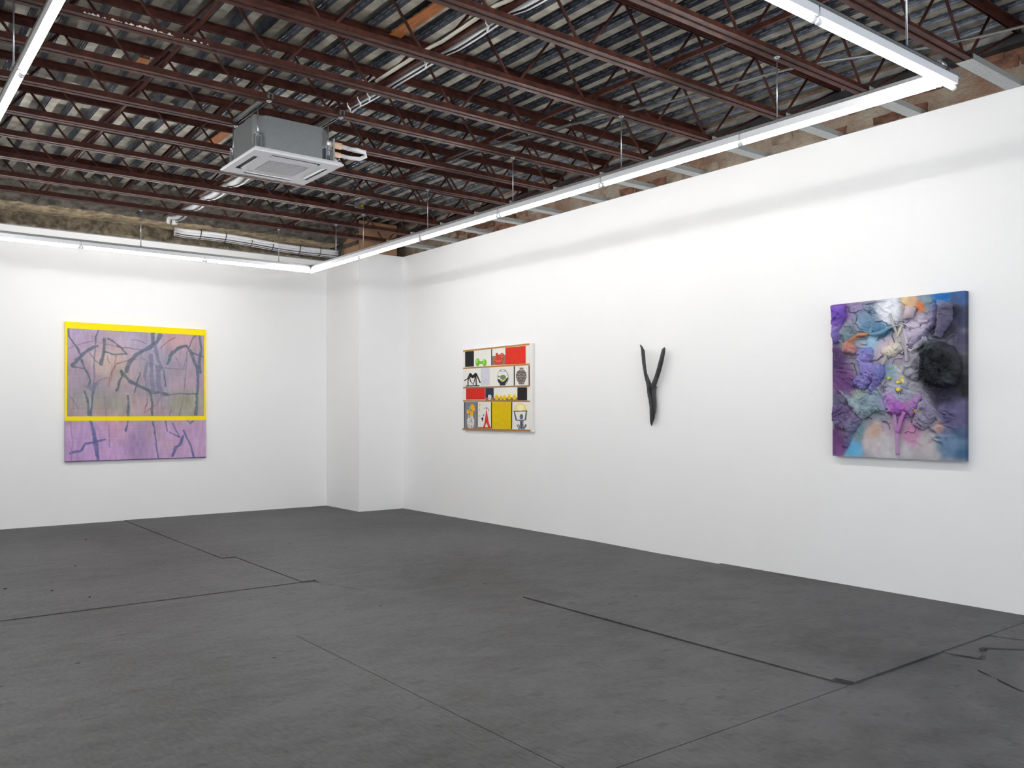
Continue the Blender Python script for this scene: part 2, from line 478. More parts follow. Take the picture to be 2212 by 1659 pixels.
# brick wall above the right wall
M['mortar'] = mat('rough_mortar', rgb(172, 162, 146), 0.95, scale=3.2, col2=rgb(142, 108, 88), bump=0.03, bscale=26, detail=8)
bricks_m = [mat('brick_red', rgb(146, 104, 84), 0.95, scale=9, col2=rgb(108, 76, 60), bump=0.02, bscale=40),
            mat('brick_brown', rgb(122, 90, 70), 0.95, scale=9, col2=rgb(90, 60, 46), bump=0.012, bscale=40),
            mat('brick_smeared', rgb(170, 158, 140), 0.95, scale=6, col2=rgb(128, 112, 96), bump=0.012, bscale=40),
            mat('brick_tan', rgb(156, 126, 100), 0.95, scale=9, col2=rgb(120, 92, 72), bump=0.012, bscale=40)]
ur = struct_empty('wall_right_upper', 'old brick wall with smeared mortar above the right wall', 'wall')
b = MB(); b.box(6.957, 7.1, YB, 12.9, 3.7, 4.6)
link('mortar_bed', b, M['mortar'], ur)
def brick_mesh(seed, L, H):
    rs = random.Random(seed); bm = bmesh.new()
    bmesh.ops.create_cube(bm, size=1)
    bmesh.ops.subdivide_edges(bm, edges=bm.edges[:], cuts=1, use_grid_fill=True)
    for v in bm.verts:
        v.co = Vector((v.co.x * .06 + rs.uniform(-.006, .006), v.co.y * L * (1 - .03 * abs(v.co.z * 2)) + rs.uniform(-.012, .012), v.co.z * H + rs.uniform(-.008, .008)))
    me = bpy.data.meshes.new('brick'); bm.to_mesh(me); bm.free(); return me
protos = []
for k in range(8):
    me = brick_mesh(k, .226, .075); me.materials.append(bricks_m[k % 4]); protos.append(me)
rs = random.Random(5)
Zs = [3.90, 3.978, 4.056, 4.134, 4.212]
for r_i, z in enumerate(Zs):
    y = 1.6 + (0.115 if r_i % 2 else 0)
    while y < 11.4:
        p = 0.5 + 0.5 * math.sin(y * 2.1 + r_i * .35) + rs.uniform(-.35, .35)
        if p > .62: me = protos[rs.choice((0, 1, 4, 5))]
        elif p > .3: me = protos[rs.choice((3, 7, 2, 6))]
        else: me = protos[rs.choice((2, 6))]
        if rs.random() < .34 + .3 * math.sin(y * 2.1 + r_i * .35):
            link('brick', me, None, ur, (6.975 + rs.uniform(-.004, .008), y, z + rs.uniform(-.004, .004)))
        y += .232 + rs.uniform(-.006, .006)
M['plaster_strip'] = mat('grey_plaster', rgb(176, 174, 172), 0.9, scale=5, col2=rgb(120, 118, 114), bump=0.008, bscale=30)
V = MB(); V.box(6.925, 6.957, YB, 11.55, 4.286, 4.366)
link('plaster_band', V, M['plaster_strip'], ur)
b = MB(); b.box(6.85, 6.955, YB, 11.55, 4.225, 4.285)
struct('trim_3', b, M['dark_steel'], 'dark steel ledger beam running along the brick wall', 'beam')

# brown boards wrapped around the column above the drywall
cl = thing('board_cladding', 'brown boards boxing in the column top in the far corner', 'cladding', (6.08, 11.55, 3.9))
b = MB(); b.box(.0, .64, -.012, .0, 0.002, .46); link('board', b, M['board'], cl)
b = MB(); b.box(-.012, 0, .0, .46, .0, .10); link('board', b, M['board'], cl)
b = MB(); b.box(-.012, 0, .02, .48, .17, .27); link('board', b, M['board'], cl)
me = rough_sheet('masonry_core', [(.0, 0.0), (.0, .5)], 0, 1.0, 60, .02, None, 31)
b = MB(); b.box(.004, .65, .004, .6, .0, .46); link('masonry_core', b, M['parge'], cl)

# ------------------------------------------------------------------ open-web joists
JY = [10.738, 10.083, 9.349, 8.591, 7.894, 7.118, 6.396, 5.723, 4.964, 4.209, 3.489, 2.741, 2.015]
JY = [y_ + .014 for y_ in JY]
ordn = ['first', 'second', 'third', 'fourth', 'fifth', 'sixth', 'seventh', 'eighth', 'ninth', 'tenth', 'eleventh', 'twelfth', 'thirteenth']
ZJ = 3.9
def angle_pair(b, x0, x1, z, up):
    s = 1 if up else -1
    for d in (-1, 1):
        ys = sorted((d * .007, d * .050)); zs = sorted((z, z + s * .006)); b.box(x0, x1, ys[0], ys[1], zs[0], zs[1])
        ys = sorted((d * .008, d * .014)); zs = sorted((z, z + s * .056)); b.box(x0, x1, ys[0], ys[1], zs[0], zs[1])
bb = MB(); angle_pair(bb, -1.58, 6.12, 0, True)
bt = MB(); angle_pair(bt, -1.58, 6.96, ZD - ZJ - .001, False)
bs = MB()
bs.box(6.045, 6.90, -.055, .055, -.006, -.003)
bs.box(6.06, 6.90, -.055, -.052, -.006, .036); bs.box(6.06, 6.90, .052, .055, -.006, .036)
NB = [2.402 + .741 * k for k in range(-5, 5)]
ZT = ZD - ZJ - .03
def rod_mesh(x0, z0, x1, z1, r_=.0105):
    b = MB(); b.tube([(x0, 0, z0), (x1, 0, z1)], r_, 8); return b.mesh('web_rod')
rodR = rod_mesh(0, .02, .3405 - .03 * 0, ZT); rodL = rod_mesh(0, .02, -.3405, ZT)
rodE = rod_mesh(0, .02, .36, ZT); rodD = rod_mesh(0, .03, .75, ZT - .02)
for x_ in (rodR, rodL, rodE, rodD): x_.materials.append(M['rod'])
mb_, mt_, ms_ = bb.mesh('bottom_chord'), bt.mesh('top_chord'), bs.mesh('end_sleeve')
jr = None
for i, y in enumerate(JY):
    lab = 'brown open-web steel joist, %s one out from the left wall' % ordn[i]
    if jr is None:
        jr = thing('steel_joist', lab, 'joist', (0, y, ZJ), 'parallel steel joists under the roof deck')
        link('bottom_chord', mb_, M['joist'], jr); link('top_chord', mt_, M['joist'], jr)
        s = link('end_sleeve', ms_, M['galv'], jr); s['label'] = 'galvanised end sleeve'
        for x in NB:
            link('web_rod', rodR, None, jr, (x + .03, 0, 0)); link('web_rod', rodL, None, jr, (x - .03, 0, 0))
        link('web_rod', rodL, None, jr, (6.05, 0, 0)); link('web_rod', rodE, None, jr, (6.10, 0, 0)); link('web_rod', rodD, None, jr, (6.14, 0, 0))
    else:
        dup(jr, (0, y, ZJ), lab)

# bridging angles that cross the joists
def bridging(x, label, w_=.018, h_=.034):
    t = thing('bridging_angle', label, 'bridging', (x, 0, ZJ + .058))
    b = MB(); b.box(-.004, .0, 1.95, 11.3, 0, h_); link('upright_leg', b, M['joist'], t)
    b = MB(); b.box(.0, w_, 1.95, 11.3, 0, .004); link('flat_leg', b, M['joist'], t)
bridging(4.64, 'brown bridging angle crossing the joists nearest the right wall')
bridging(3.20, 'brown bridging angle crossing the joists beside the white pipes', .034)
bridging(1.79, 'brown bridging angle crossing the joists left of the ceiling unit', .012, .022)

# ------------------------------------------------------------------ tube lights
ZTB = 3.386   # tube axis
SEG = 1.405
def light_proto(axis):
    t = thing('tube_light', '', 'light', (0, 0, 0), 'white tube lights hung in a rectangle')
    L = SEG
    def bx(b, a0, a1, w0, w1, z0, z1):
        if axis == 'y': b.box(w0, w1, a0, a1, z0, z1)
        else: b.box(a0, a1, w0, w1, z0, z1)
    b = MB(); bx(b, .002, L - .002, -.022, .022, .018, .063); link('housing', b, M['white_fixture'], t)
    b = MB()
    p0, p1 = ((0, .03, 0), (0, L - .03, 0)) if axis == 'y' else ((.03, 0, 0), (L - .03, 0, 0))
    b.tube([p0, p1], .0135, 14); link('lamp_tube', b, M['tube'], t)
    for a0, a1 in ((.006, .031), (L - .031, L - .006)):
        b = MB(); bx(b, a0, a1, -.010, .010, -.005, .018)
        q0, q1 = ((0, a0, 0), (0, a1, 0)) if axis == 'y' else ((a0, 0, 0), (a1, 0, 0))
        b.tube([q0, q1], .0155, 12); link('lamp_holder', b, M['white_plastic'], t)
    return t
ly = light_proto('y'); lx = light_proto('x')
def place(proto, first, loc, label):
    if first: proto.location = loc; proto['label'] = label; return proto
    return dup(proto, loc, label)
XR = 4.987
yr = [9.455, 8.05, 6.63, 5.21, 3.79, 2.40]
for k, y in enumerate(yr):
    place(ly, k == 0, (XR, y, ZTB), 'lit white tube light along the right wall, %s from the far corner' % ordn[k])
YL = 10.82
for k, x in enumerate([3.555, 2.15, .745]):
    place(lx, k == 0, (x, YL, ZTB), 'lit white tube light in front of the left wall, %s from the far corner' % ordn[k])
YN = 2.385
for k, x in enumerate([3.70, 2.285, .87]):
    place(lx, False, (x + .01, YN, ZTB), 'lit white tube light crossing overhead close to the camera, %s from the right-hand end' % ordn[k])
XLF = 0.79
for k, y in enumerate([9.72, 8.305, 6.89, 5.475, 4.06, 2.645]):
    place(ly, False, (XLF, y, ZTB), 'lit white tube light at the left edge of the rectangle, %s from the left wall' % ordn[k])

# strut channels that carry the lights
def strut(label, axis, a0, a1, c):
    b = MB()
    z0 = ZTB + .063
    if axis == 'y':
        b.box(c - .0205, c + .0205, a0, a1, z0, z0 + .003); b.box(c - .0205, c - .0175, a0, a1, z0, z0 + .024); b.box(c + .0175, c + .0205, a0, a1, z0, z0 + .024)
        b.box(c - .0205, c - .011, a0, a1, z0 + .021, z0 + .024); b.box(c + .011, c + .0205, a0, a1, z0 + .021, z0 + .024)
    else:
        b.box(a0, a1, c - .0205, c + .0205, z0, z0 + .003); b.box(a0, a1, c - .0205, c - .0175, z0, z0 + .024); b.box(a0, a1, c + .0175, c + .0205, z0, z0 + .024)
        b.box(a0, a1, c - .0205, c - .011, z0 + .021, z0 + .024); b.box(a0, a1, c + .011, c + .0205, z0 + .021, z0 + .024)
    tag(link('strut_channel', b, M['steel_track']), label, 'channel', 'steel channels above the tube lights')
strut('steel channel carrying the tube lights along the right wall', 'y', 2.36, 10.86, XR)
strut('steel channel carrying the tube lights in front of the left wall', 'x', .74, XR - .021, YL)
strut('steel channel carrying the tube lights close overhead', 'x', .82, XR - .021, YN)
b = MB(); b.box(XR + .021, 5.16, YN - .02, YN + .02, ZTB + .063, ZTB + .087)
link('strut_end', b, M['steel_track'], bpy.data.objects['strut_channel.002'])
strut('steel channel carrying the tube lights at the left edge', 'y', 2.60, 11.1, XLF)
c_ = thing('cable_connector', 'shiny metal cable connector on the end of the near light run', 'connector', (4.97, YN, ZTB + .087))
b = MB(); b.tube([(-.03, 0, .016), (.012, 0, .016)], .016, 16); link('sleeve', b, M['zinc'], c_)
b = MB(); b.tube([(.012, 0, .016), (.035, 0, .016)], .012, 16); b.tube([(-.04, 0, .016), (-.03, 0, .016)], .020, 6); link('lock_nut', b, M['zinc'], c_)

# hanger rods
def hanger_proto():
    t = thing('hanger_rod', '', 'rod', (0, 0, 0), 'thin threaded rods holding up the lights')
    b = MB(); b.tube([(0, 0, ZTB + .085 - ZJ), (0, 0, .09)], .0045, 8); link('rod', b, M['zinc'], t)
    b = MB(); b.tube([(0, 0, -.004), (0, 0, -.001)], .021, 14); b.tube([(0, 0, -.016), (0, 0, -.004)], .010, 6); link('washer', b, M['zinc'], t)
    b = MB(); b.tube([(0, 0, ZTB + .085 - ZJ), (0, 0, ZTB + .100 - ZJ)], .010, 6); link('nut', b, M['zinc'], t)
    return t
hp = hanger_proto()
for k, i in enumerate((1, 2, 4, 6, 8, 10)):
    place(hp, k == 0, (XR, JY[i], ZJ), 'thin hanger rod of the right-hand light run, %s from the far corner' % ordn[k])
for k, x in enumerate((4.519, 2.802, 1.2)):
    dup(hp, (x, JY[0] + .06, ZJ), 'thin hanger rod of the light run before the left wall, %s from the far corner' % ordn[k])
for k, y in enumerate((JY[7], JY[4])):
    dup(hp, (XLF - .012, y - .05, ZJ), 'thin hanger rod of the left-edge light run, %s one in from the camera' % ordn[k])
t = thing('hanger_rod', 'taller hanger rod of the near light run, rising to the deck', 'rod', (4.57, YN, 3.47))
b = MB(); b.tube([(0, 0, 0), (.02, .02, .9)], .0055, 8); link('rod', b, M['zinc'], t)
b = MB(); b.tube([(0, 0, .002), (0, 0, .02)], .010, 6); link('nut', b, M['zinc'], t)

# ------------------------------------------------------------------ ceiling cassette air conditioner
AX, AY, AZ = 2.905, 6.895, 3.545
ac = thing('ceiling_cassette', 'grey metal ceiling air unit with a white square grille panel', 'air conditioner', (AX, AY, AZ))
HP_ = .385
# panel: frame with four slots and central grille
b = MB()
zc = .03
def panel_ring(b):
    o_, i_, g_ = HP_, .315, .195
    # outer frame with a bevelled rim
    v = [(-o_, -o_, 0.006), (o_, -o_, 0.006), (o_, o_, 0.006), (-o_, o_, 0.006), (-o_ + .012, -o_ + .012, -.004), (o_ - .012, -o_ + .012, -.004), (o_ - .012, o_ - .012, -.004), (-o_ + .012, o_ - .012, -.004)]
    b.add(v, [(0, 1, 5, 4), (1, 2, 6, 5), (2, 3, 7, 6), (3, 0, 4, 7)])
    v2 = [(-o_, -o_, .006), (o_, -o_, .006), (o_, o_, .006), (-o_, o_, .006), (-o_ + .02, -o_ + .02, zc), (o_ - .02, -o_ + .02, zc), (o_ - .02, o_ - .02, zc), (-o_ + .02, o_ - .02, zc)]
    b.add(v2, [(0, 4, 5, 1), (1, 5, 6, 2), (2, 6, 7, 3), (3, 7, 4, 0), (4, 7, 6, 5)])
panel_ring(b)
o_, s0, s1, L_ = HP_ - .012, .262, .318, .21
# bottom face pieces around the slots
def flat(x0, x1, y0, y1, z=-.004): b.add([(x0, y0, z), (x1, y0, z), (x1, y1, z), (x0, y1, z)], [(0, 3, 2, 1)])
g = .205
flat(-o_, o_, s1, o_); flat(-o_, o_, -o_, -s1); flat(-o_, -s1, -s1, s1); flat(s1, o_, -s1, s1)
for sx in (-1, 1):
    for sy in (-1, 1):
        xs = sorted((sx * L_, sx * s1)); ys = sorted((sy * L_, sy * s1)); flat(xs[0], xs[1], ys[0], ys[1])
flat(-L_, L_, g, s0); flat(-L_, L_, -s0, -g); flat(-s0, -g, -L_, L_); flat(g, s0, -L_, L_)
link('panel', b, M['white_plastic'], ac)
for (x0, x1, y0, y1) in ((-L_, L_, s0, s1), (-L_, L_, -s1, -s0), (-s1, -s0, -L_, L_), (s0, s1, -L_, L_)):
    b = MB(); b.box(x0, x1, y0, y1, .003, .02)
    vs = link('vent_slot', b, M['black'], ac)
    b = MB()
    hor = x1 - x0 > y1 - y0
    sgn = 1 if (y0 if hor else x0) > 0 else -1
    c0 = ((y0 + y1) if hor else (x0 + x1)) / 2
    wide = (sgn > 0)                       # flaps on two sides rest nearly shut
    a_, e_ = c0 - sgn * .026, (c0 + sgn * .014 if wide else c0 - sgn * .012)
    za, ze = (-.007, -.001) if wide else (-.004, .001)
    q = [(a_, za), (e_, ze), (e_, ze + .004), (a_, za + .004)] if e_ > a_ else [(e_, ze), (a_, za), (a_, za + .004), (e_, ze + .004)]
    l0, l1 = (x0 + .01, x1 - .01) if hor else (y0 + .01, y1 - .01)
    vs_ = []
    for l in (l0, l1): vs_ += [((l, p_, z_) if hor else (p_, l, z_)) for p_, z_ in q]
    fs_ = [(0, 1, 2, 3), (4, 7, 6, 5), (0, 4, 5, 1), (1, 5, 6, 2), (2, 6, 7, 3), (3, 7, 4, 0)]
    b.add(vs_, fs_)
    link('louvre_flap', b, M['white_plastic'], vs)
# grille
b = MB(); b.box(-g, g, -g, g, .0035, .016); gb = link('grille_back', b, M['black'], ac)
b = MB()
for s_ in (-1, 1):
    b.box(-g, g, min(s_ * .165, s_ * g), max(s_ * .165, s_ * g), -.004, .004); b.box(min(s_ * .165, s_ * g), max(s_ * .165, s_ * g), -.165, .165, -.004, .004)
n = 20
for k in range(n + 1):
    p = -.165 + .33 * k / n
    b.box(-.165, .165, p - .0042, p + .0042, -.004, .003); b.box(p - .0042, p + .0042, -.165, .165, -.004, .003)
link('intake_grille', b, M['white_plastic'], gb)
# case with chamfered corners
cx0, cx1, cy0, cy1, ch = -.33, .315, -.29, .29, .085
pts = [(cx0 + ch, cy0), (cx1 - ch, cy0), (cx1, cy0 + ch), (cx1, cy1 - ch), (cx1 - ch, cy1), (cx0 + ch, cy1), (cx0, cy1 - ch), (cx0, cy0 + ch)]
b = MB(); b.prism(pts, zc + .012, .312); case = link('case', b, M['unit_metal'], ac)
b = MB()
pts2 = [(x * 1.015, y * 1.015) for x, y in pts]; b.prism(pts2, zc, zc + .012); link('gasket', b, M['black'], ac)
b = MB()
rs = random.Random(2)
for i in range(8):
    (xa, ya), (xb, yb) = pts[i], pts[(i + 1) % 8]
    nx, ny = (yb - ya), -(xb - xa); l = math.hypot(nx, ny); nx /= l; ny /= l
    for t in (.06, .5, .94):
        for z in (.06, .295):
            x, y = xa + (xb - xa) * t, ya + (yb - ya) * t
            b.tube([(x, y, z), (x + nx * .003, y + ny * .003, z)], .004, 6)
o = link('screws', b, M['zinc'], case); o['kind'] = 'stuff'
# corner brackets and threaded rods up to the two channels
for sx in (-1, 1):
    for sy in (-1, 1):
        px, py = (cx0 + .02) if sx < 0 else (cx1 - .02), sy * (.27)
        b = MB(); b.tube([(px, py, .06), (px, py, .405)], .006, 8); r_ = link('threaded_rod', b, M['zinc'], ac)
        b = MB(); b.tube([(px, py, .165), (px, py, .169)], .028, 14); b.tube([(px, py, .169), (px, py, .180)], .011, 6); b.tube([(px, py, .152), (px, py, .165)], .011, 6); link('washer', b, M['zinc'], r_)
        b = MB(); hx = .028
        b.box(px - hx, px - hx + .005, py - .02, py + .02, .05, .15); b.box(px + hx - .005, px + hx, py - .02, py + .02, .05, .15); b.box(px - hx, px + hx, py - .02, py + .02, .148, .152)
        link('hook_bracket', b, M['zinc'], ac)
for px, nm in ((AX + cx0 + .02, 'left'), (AX + cx1 - .02, 'right')):
    t = thing('support_channel', 'perforated steel channel holding the %s side of the air unit' % nm, 'channel', (px, AY, ZJ + .008), 'steel channels above the air unit')
    b = MB(); b.box(-.0205, -.0175, -.53, .26, 0, .041); b.box(.0175, .0205, -.53, .26, 0, .041); b.box(-.0205, .0205, -.53, .26, .038, .041)
    b.box(-.0205, -.011, -.53, .26, 0, .003); b.box(.011, .0205, -.53, .26, 0, .003); link('channel', b, M['steel_track'], t)
    for y in (-.50, .225):
        b = MB(); b.tube([(0, y, -.022), (0, y, .06)], .006, 8); b.tube([(0, y, -.014), (0, y, -.010)], .022, 14); b.tube([(0, y, -.024), (0, y, -.014)], .011, 6); link('bolt', b, M['zinc'], t)
# refrigerant pipes at the right-hand side
pp = thing('refrigerant_pipes', 'two insulated white pipes with beige tape beside the air unit', 'pipe', (AX + cx1, AY - .12, AZ))
def bend(p0, p1, r_, z): pass
z1, z2 = .245, .165
b = MB(); b.tube([(.0, 0, z1), (.08, 0, z1)], .024, 12); b.tube([(.17, 0, z1), (.30, .0, z1 - .01), (.40, -.02, z1 - .015)], .019, 12); link('upper_pipe', b, M['pipe'], pp)
b = MB(); b.tube([(.07, 0, z1), (.175, 0, z1)], .027, 14); link('tape_wrap', b, M['tape'], pp)
b = MB(); b.tube([(.0, 0, z2), (.09, 0, z2)], .020, 12)
b.tube([(.16, 0, z2), (.26, -.01, z2 - .008), (.34, -.03, z2 - .004), (.385, -.05, z2 + .022), (.37, -.06, z2 + .05), (.30, -.05, z2 + .062), (.22, -.03, z2 + .06)], .0175, 12); link('lower_pipe', b, M['pipe'], pp)
b = MB(); b.tube([(.06, 0, z2), (.165, 0, z2)], .022, 14); link('tape_wrap', b, M['tape'], pp)
b = MB(); b.tube([(.10, .01, z2 - .035), (.12, .01, z2 - .06), (.13, .01, z2 - .10), (.12, .01, z2 - .12)], [.014, .028, .026, .012], 10); link('drain_wrap', b, M['pvc'], pp)
b = MB(); b.box(.085, .10, -.03, .03, .05, .29); link('pipe_bracket', b, M['galv'], pp)

# ------------------------------------------------------------------ white pipe run above the joists
pr = thing('pipe_bundle', 'white insulated pipe with a black cable running over the near joists', 'pipe', (3.29, 0, ZJ))
def sag(x, ys, z, dz):
    pts = []
    for a, c in zip(ys[:-1], ys[1:]):
        for t in range(6):
            u = t / 6; pts.append((x + .012 * math.sin(a * 7 + u * 3), a + (c - a) * u, z - dz * math.sin(PI * u)))
    pts.append((x, ys[-1], z)); return pts
ys = [1.9] + [JY[k] for k in (12, 11, 10, 9, 8, 7, 6)] + [6.55]
b = MB(); b.tube(sag(0, ys, .094, .012), .034, 12); link('insulated_pipe', b, M['pipe'], pr)
b = MB(); b.tube([(x - .014, y, z - .031) for x, y, z in sag(0, ys, .094, .012)], .007, 8); link('cable', b, M['black'], pr)
b = MB(); b.tube(sag(-.125, ys[:-2], .085, .004), .013, 10); link('condensate_pipe', b, M['pvc'], pr)
for k, y in enumerate((JY[9] + .16, JY[8] + .14, JY[7] + .2, JY[7] + .35, JY[6] - .15)):
    b = MB(); b.tube([(-.10, y, .075), (-.085, y + .01, .05), (-.06, y + .02, .035), (-.05, y + .05, .028)], .006, 6); link('zip_tie', b, M['pipe'], pr)
ys2 = [7.15] + [JY[k] for k in (4, 3, 2, 1, 0)] + [11.4]
pr2 = thing('pipe_bundle', 'white bound pipe bundle sagging between the far joists behind the air unit', 'pipe', (3.33, 0, ZJ))
def bund(dx, dz, r_): 
    pts = sag(dx, ys2, .098 + dz, .055); pts += [(dx + .06, 11.65, .085 + dz)]; pts.append(None); pts[-1] = (dx + .20, 11.98, .16 + dz); return pts
b = MB()
for dx, dz, r_ in ((-.03, 0, .026), (.025, .0, .03), (.0, .04, .024), (.05, .035, .018)): b.tube(bund(dx, dz, r_), r_, 10)
link('insulated_pipes', b, M['pipe'], pr2)
b = MB(); b.tube(bund(.0, -.028, 0), .006, 6); b.tube([(x + .01 * math.sin(y * 9), y, z) for x, y, z in bund(.055, .0, 0)], .005, 6); link('cable', b, M['black'], pr2)
pr3 = thing('pipe_bundle', 'white pipes strapped along the rough masonry above the left wall', 'pipe', (0, 12.2, 0))
xs = np.linspace(3.66, 6.06, 24)
def wallrun(dy, dz):
    return [(x, dy + .02 * math.sin(x * 2.3) + (.9 * max(0, 3.85 - x)), 3.975 - .045 * (x - 3.36) / 2.7 + dz + .014 * math.sin(x * 3.1 + 1) + .9 * max(0, 3.9 - x) ** 2) for x in xs]
b = MB()
for dy, dz, r_ in ((0, 0, .028), (-.01, .045, .022), (.03, -.035, .016)): b.tube(wallrun(dy, dz), r_, 10)
link('insulated_pipes', b, M['pipe'], pr3)
b = MB(); b.tube(wallrun(-.03, -.024), .006, 6); b.tube(wallrun(-.02, -.05), .005, 6); link('cable', b, M['black'], pr3)
for x in (3.95, 4.30, 4.68, 5.0, 5.42, 5.75):
    zc_ = 3.98 - .045 * (x - 3.36) / 2.7 + .014 * math.sin(x * 3.1 + 1)
    b = MB(); b.tube([(x + .012 * math.sin(t), .0 + .045 * math.cos(t), zc_ + .008 + .068 * math.sin(t)) for t in np.linspace(0, 2 * PI, 15)], .0055, 6, False); link('cable_tie', b, M['black'], pr3)

# conduits over the bottom chords near the right wall
def smooth_path(P, n=8):
    P = [Vector(p) for p in P]; out_ = []
    for i in range(len(P) - 1):
        p0 = P[max(i - 1, 0)]; p1 = P[i]; p2 = P[i + 1]; p3 = P[min(i + 2, len(P) - 1)]
        for t in range(n):
            u = t / n
            out_.append(.5 * ((2 * p1) + (p2 - p0) * u + (2 * p0 - 5 * p1 + 4 * p2 - p3) * u * u + (3 * p1 - p0 - 3 * p2 + p3) * u ** 3))
    out_.append(P[-1]); return out_
cpts = [(4.75, 11.15, 3.99), (4.71, 10.3, 4.0), (4.72, 9.35, 3.985), (4.73, 8.78, 3.99), (4.70, 7.9, 3.995), (4.73, 7.28, 3.985), (4.77, 6.6, 3.99), (4.87, 6.1, 3.98), (5.0, 5.6, 4.0)]
b = MB(); b.tube(smooth_path(cpts), .0125, 10)
tag(link('rigid_conduit', b, M['conduit']), 'grey electrical conduit lying across the far joists', 'conduit')
cp2 = smooth_path([(5.0, 5.6, 4.0), (5.1, 5.15, 3.985), (5.22, 4.65, 3.98), (5.31, 4.209, 3.985), (5.46, 3.6, 3.99), (5.74, 3.1, 3.99), (5.88, 2.8, 3.985), (6.0, 2.3, 3.98), (6.1, 1.6, 4.0)], 60)
b = MB(); b.tube(cp2, [.0115 if k % 2 else .0085 for k in range(len(cp2))], 8)
tag(link('flexible_conduit', b, M['conduit']), 'ribbed flexible metal conduit lying across the near joists', 'conduit')
jb = thing('junction_box', 'small open junction box with a yellow cap among the far joists', 'box', (4.99, 9.46, 3.99))
b = MB(); b.box(-.05, .05, -.004, .04, -.005, .07); link('box', b, M['galv'], jb)
b = MB(); b.tube([(.01, -.012, .03), (.01, -.05, .025)], [.016, .011], 8); link('wire_cap', b, M['yellow'], jb)
b = MB(); b.tube(smooth_path([(-.05, .01, .03), (-.2, -.03, .02), (-.35, -.12, .0)]), .012, 8); b.tube(smooth_path([(.05, .0, .05), (.09, -.02, .09), (.05, -.03, .12), (-.03, -.01, .07)]), .006, 6); link('cable', b, M['conduit'], jb)
for (x, y0, y1, wd, lb) in ((3.315, 5.05, 5.72, .05, 'orange plywood strip tucked under the deck above the white pipe'), (3.10, 8.66, 9.28, .05, 'orange plywood strip under the deck left of the air unit'), (1.93, 7.32, 7.5, .04, 'tiny orange plywood offcut under the deck near the left bridging angle')):
    b = MB(); b.box(x - wd, x + wd, y0, y1, ZD - .014, ZD - .002)
    tag(link('plywood_strip', b, M['plywood']), lb, 'board')

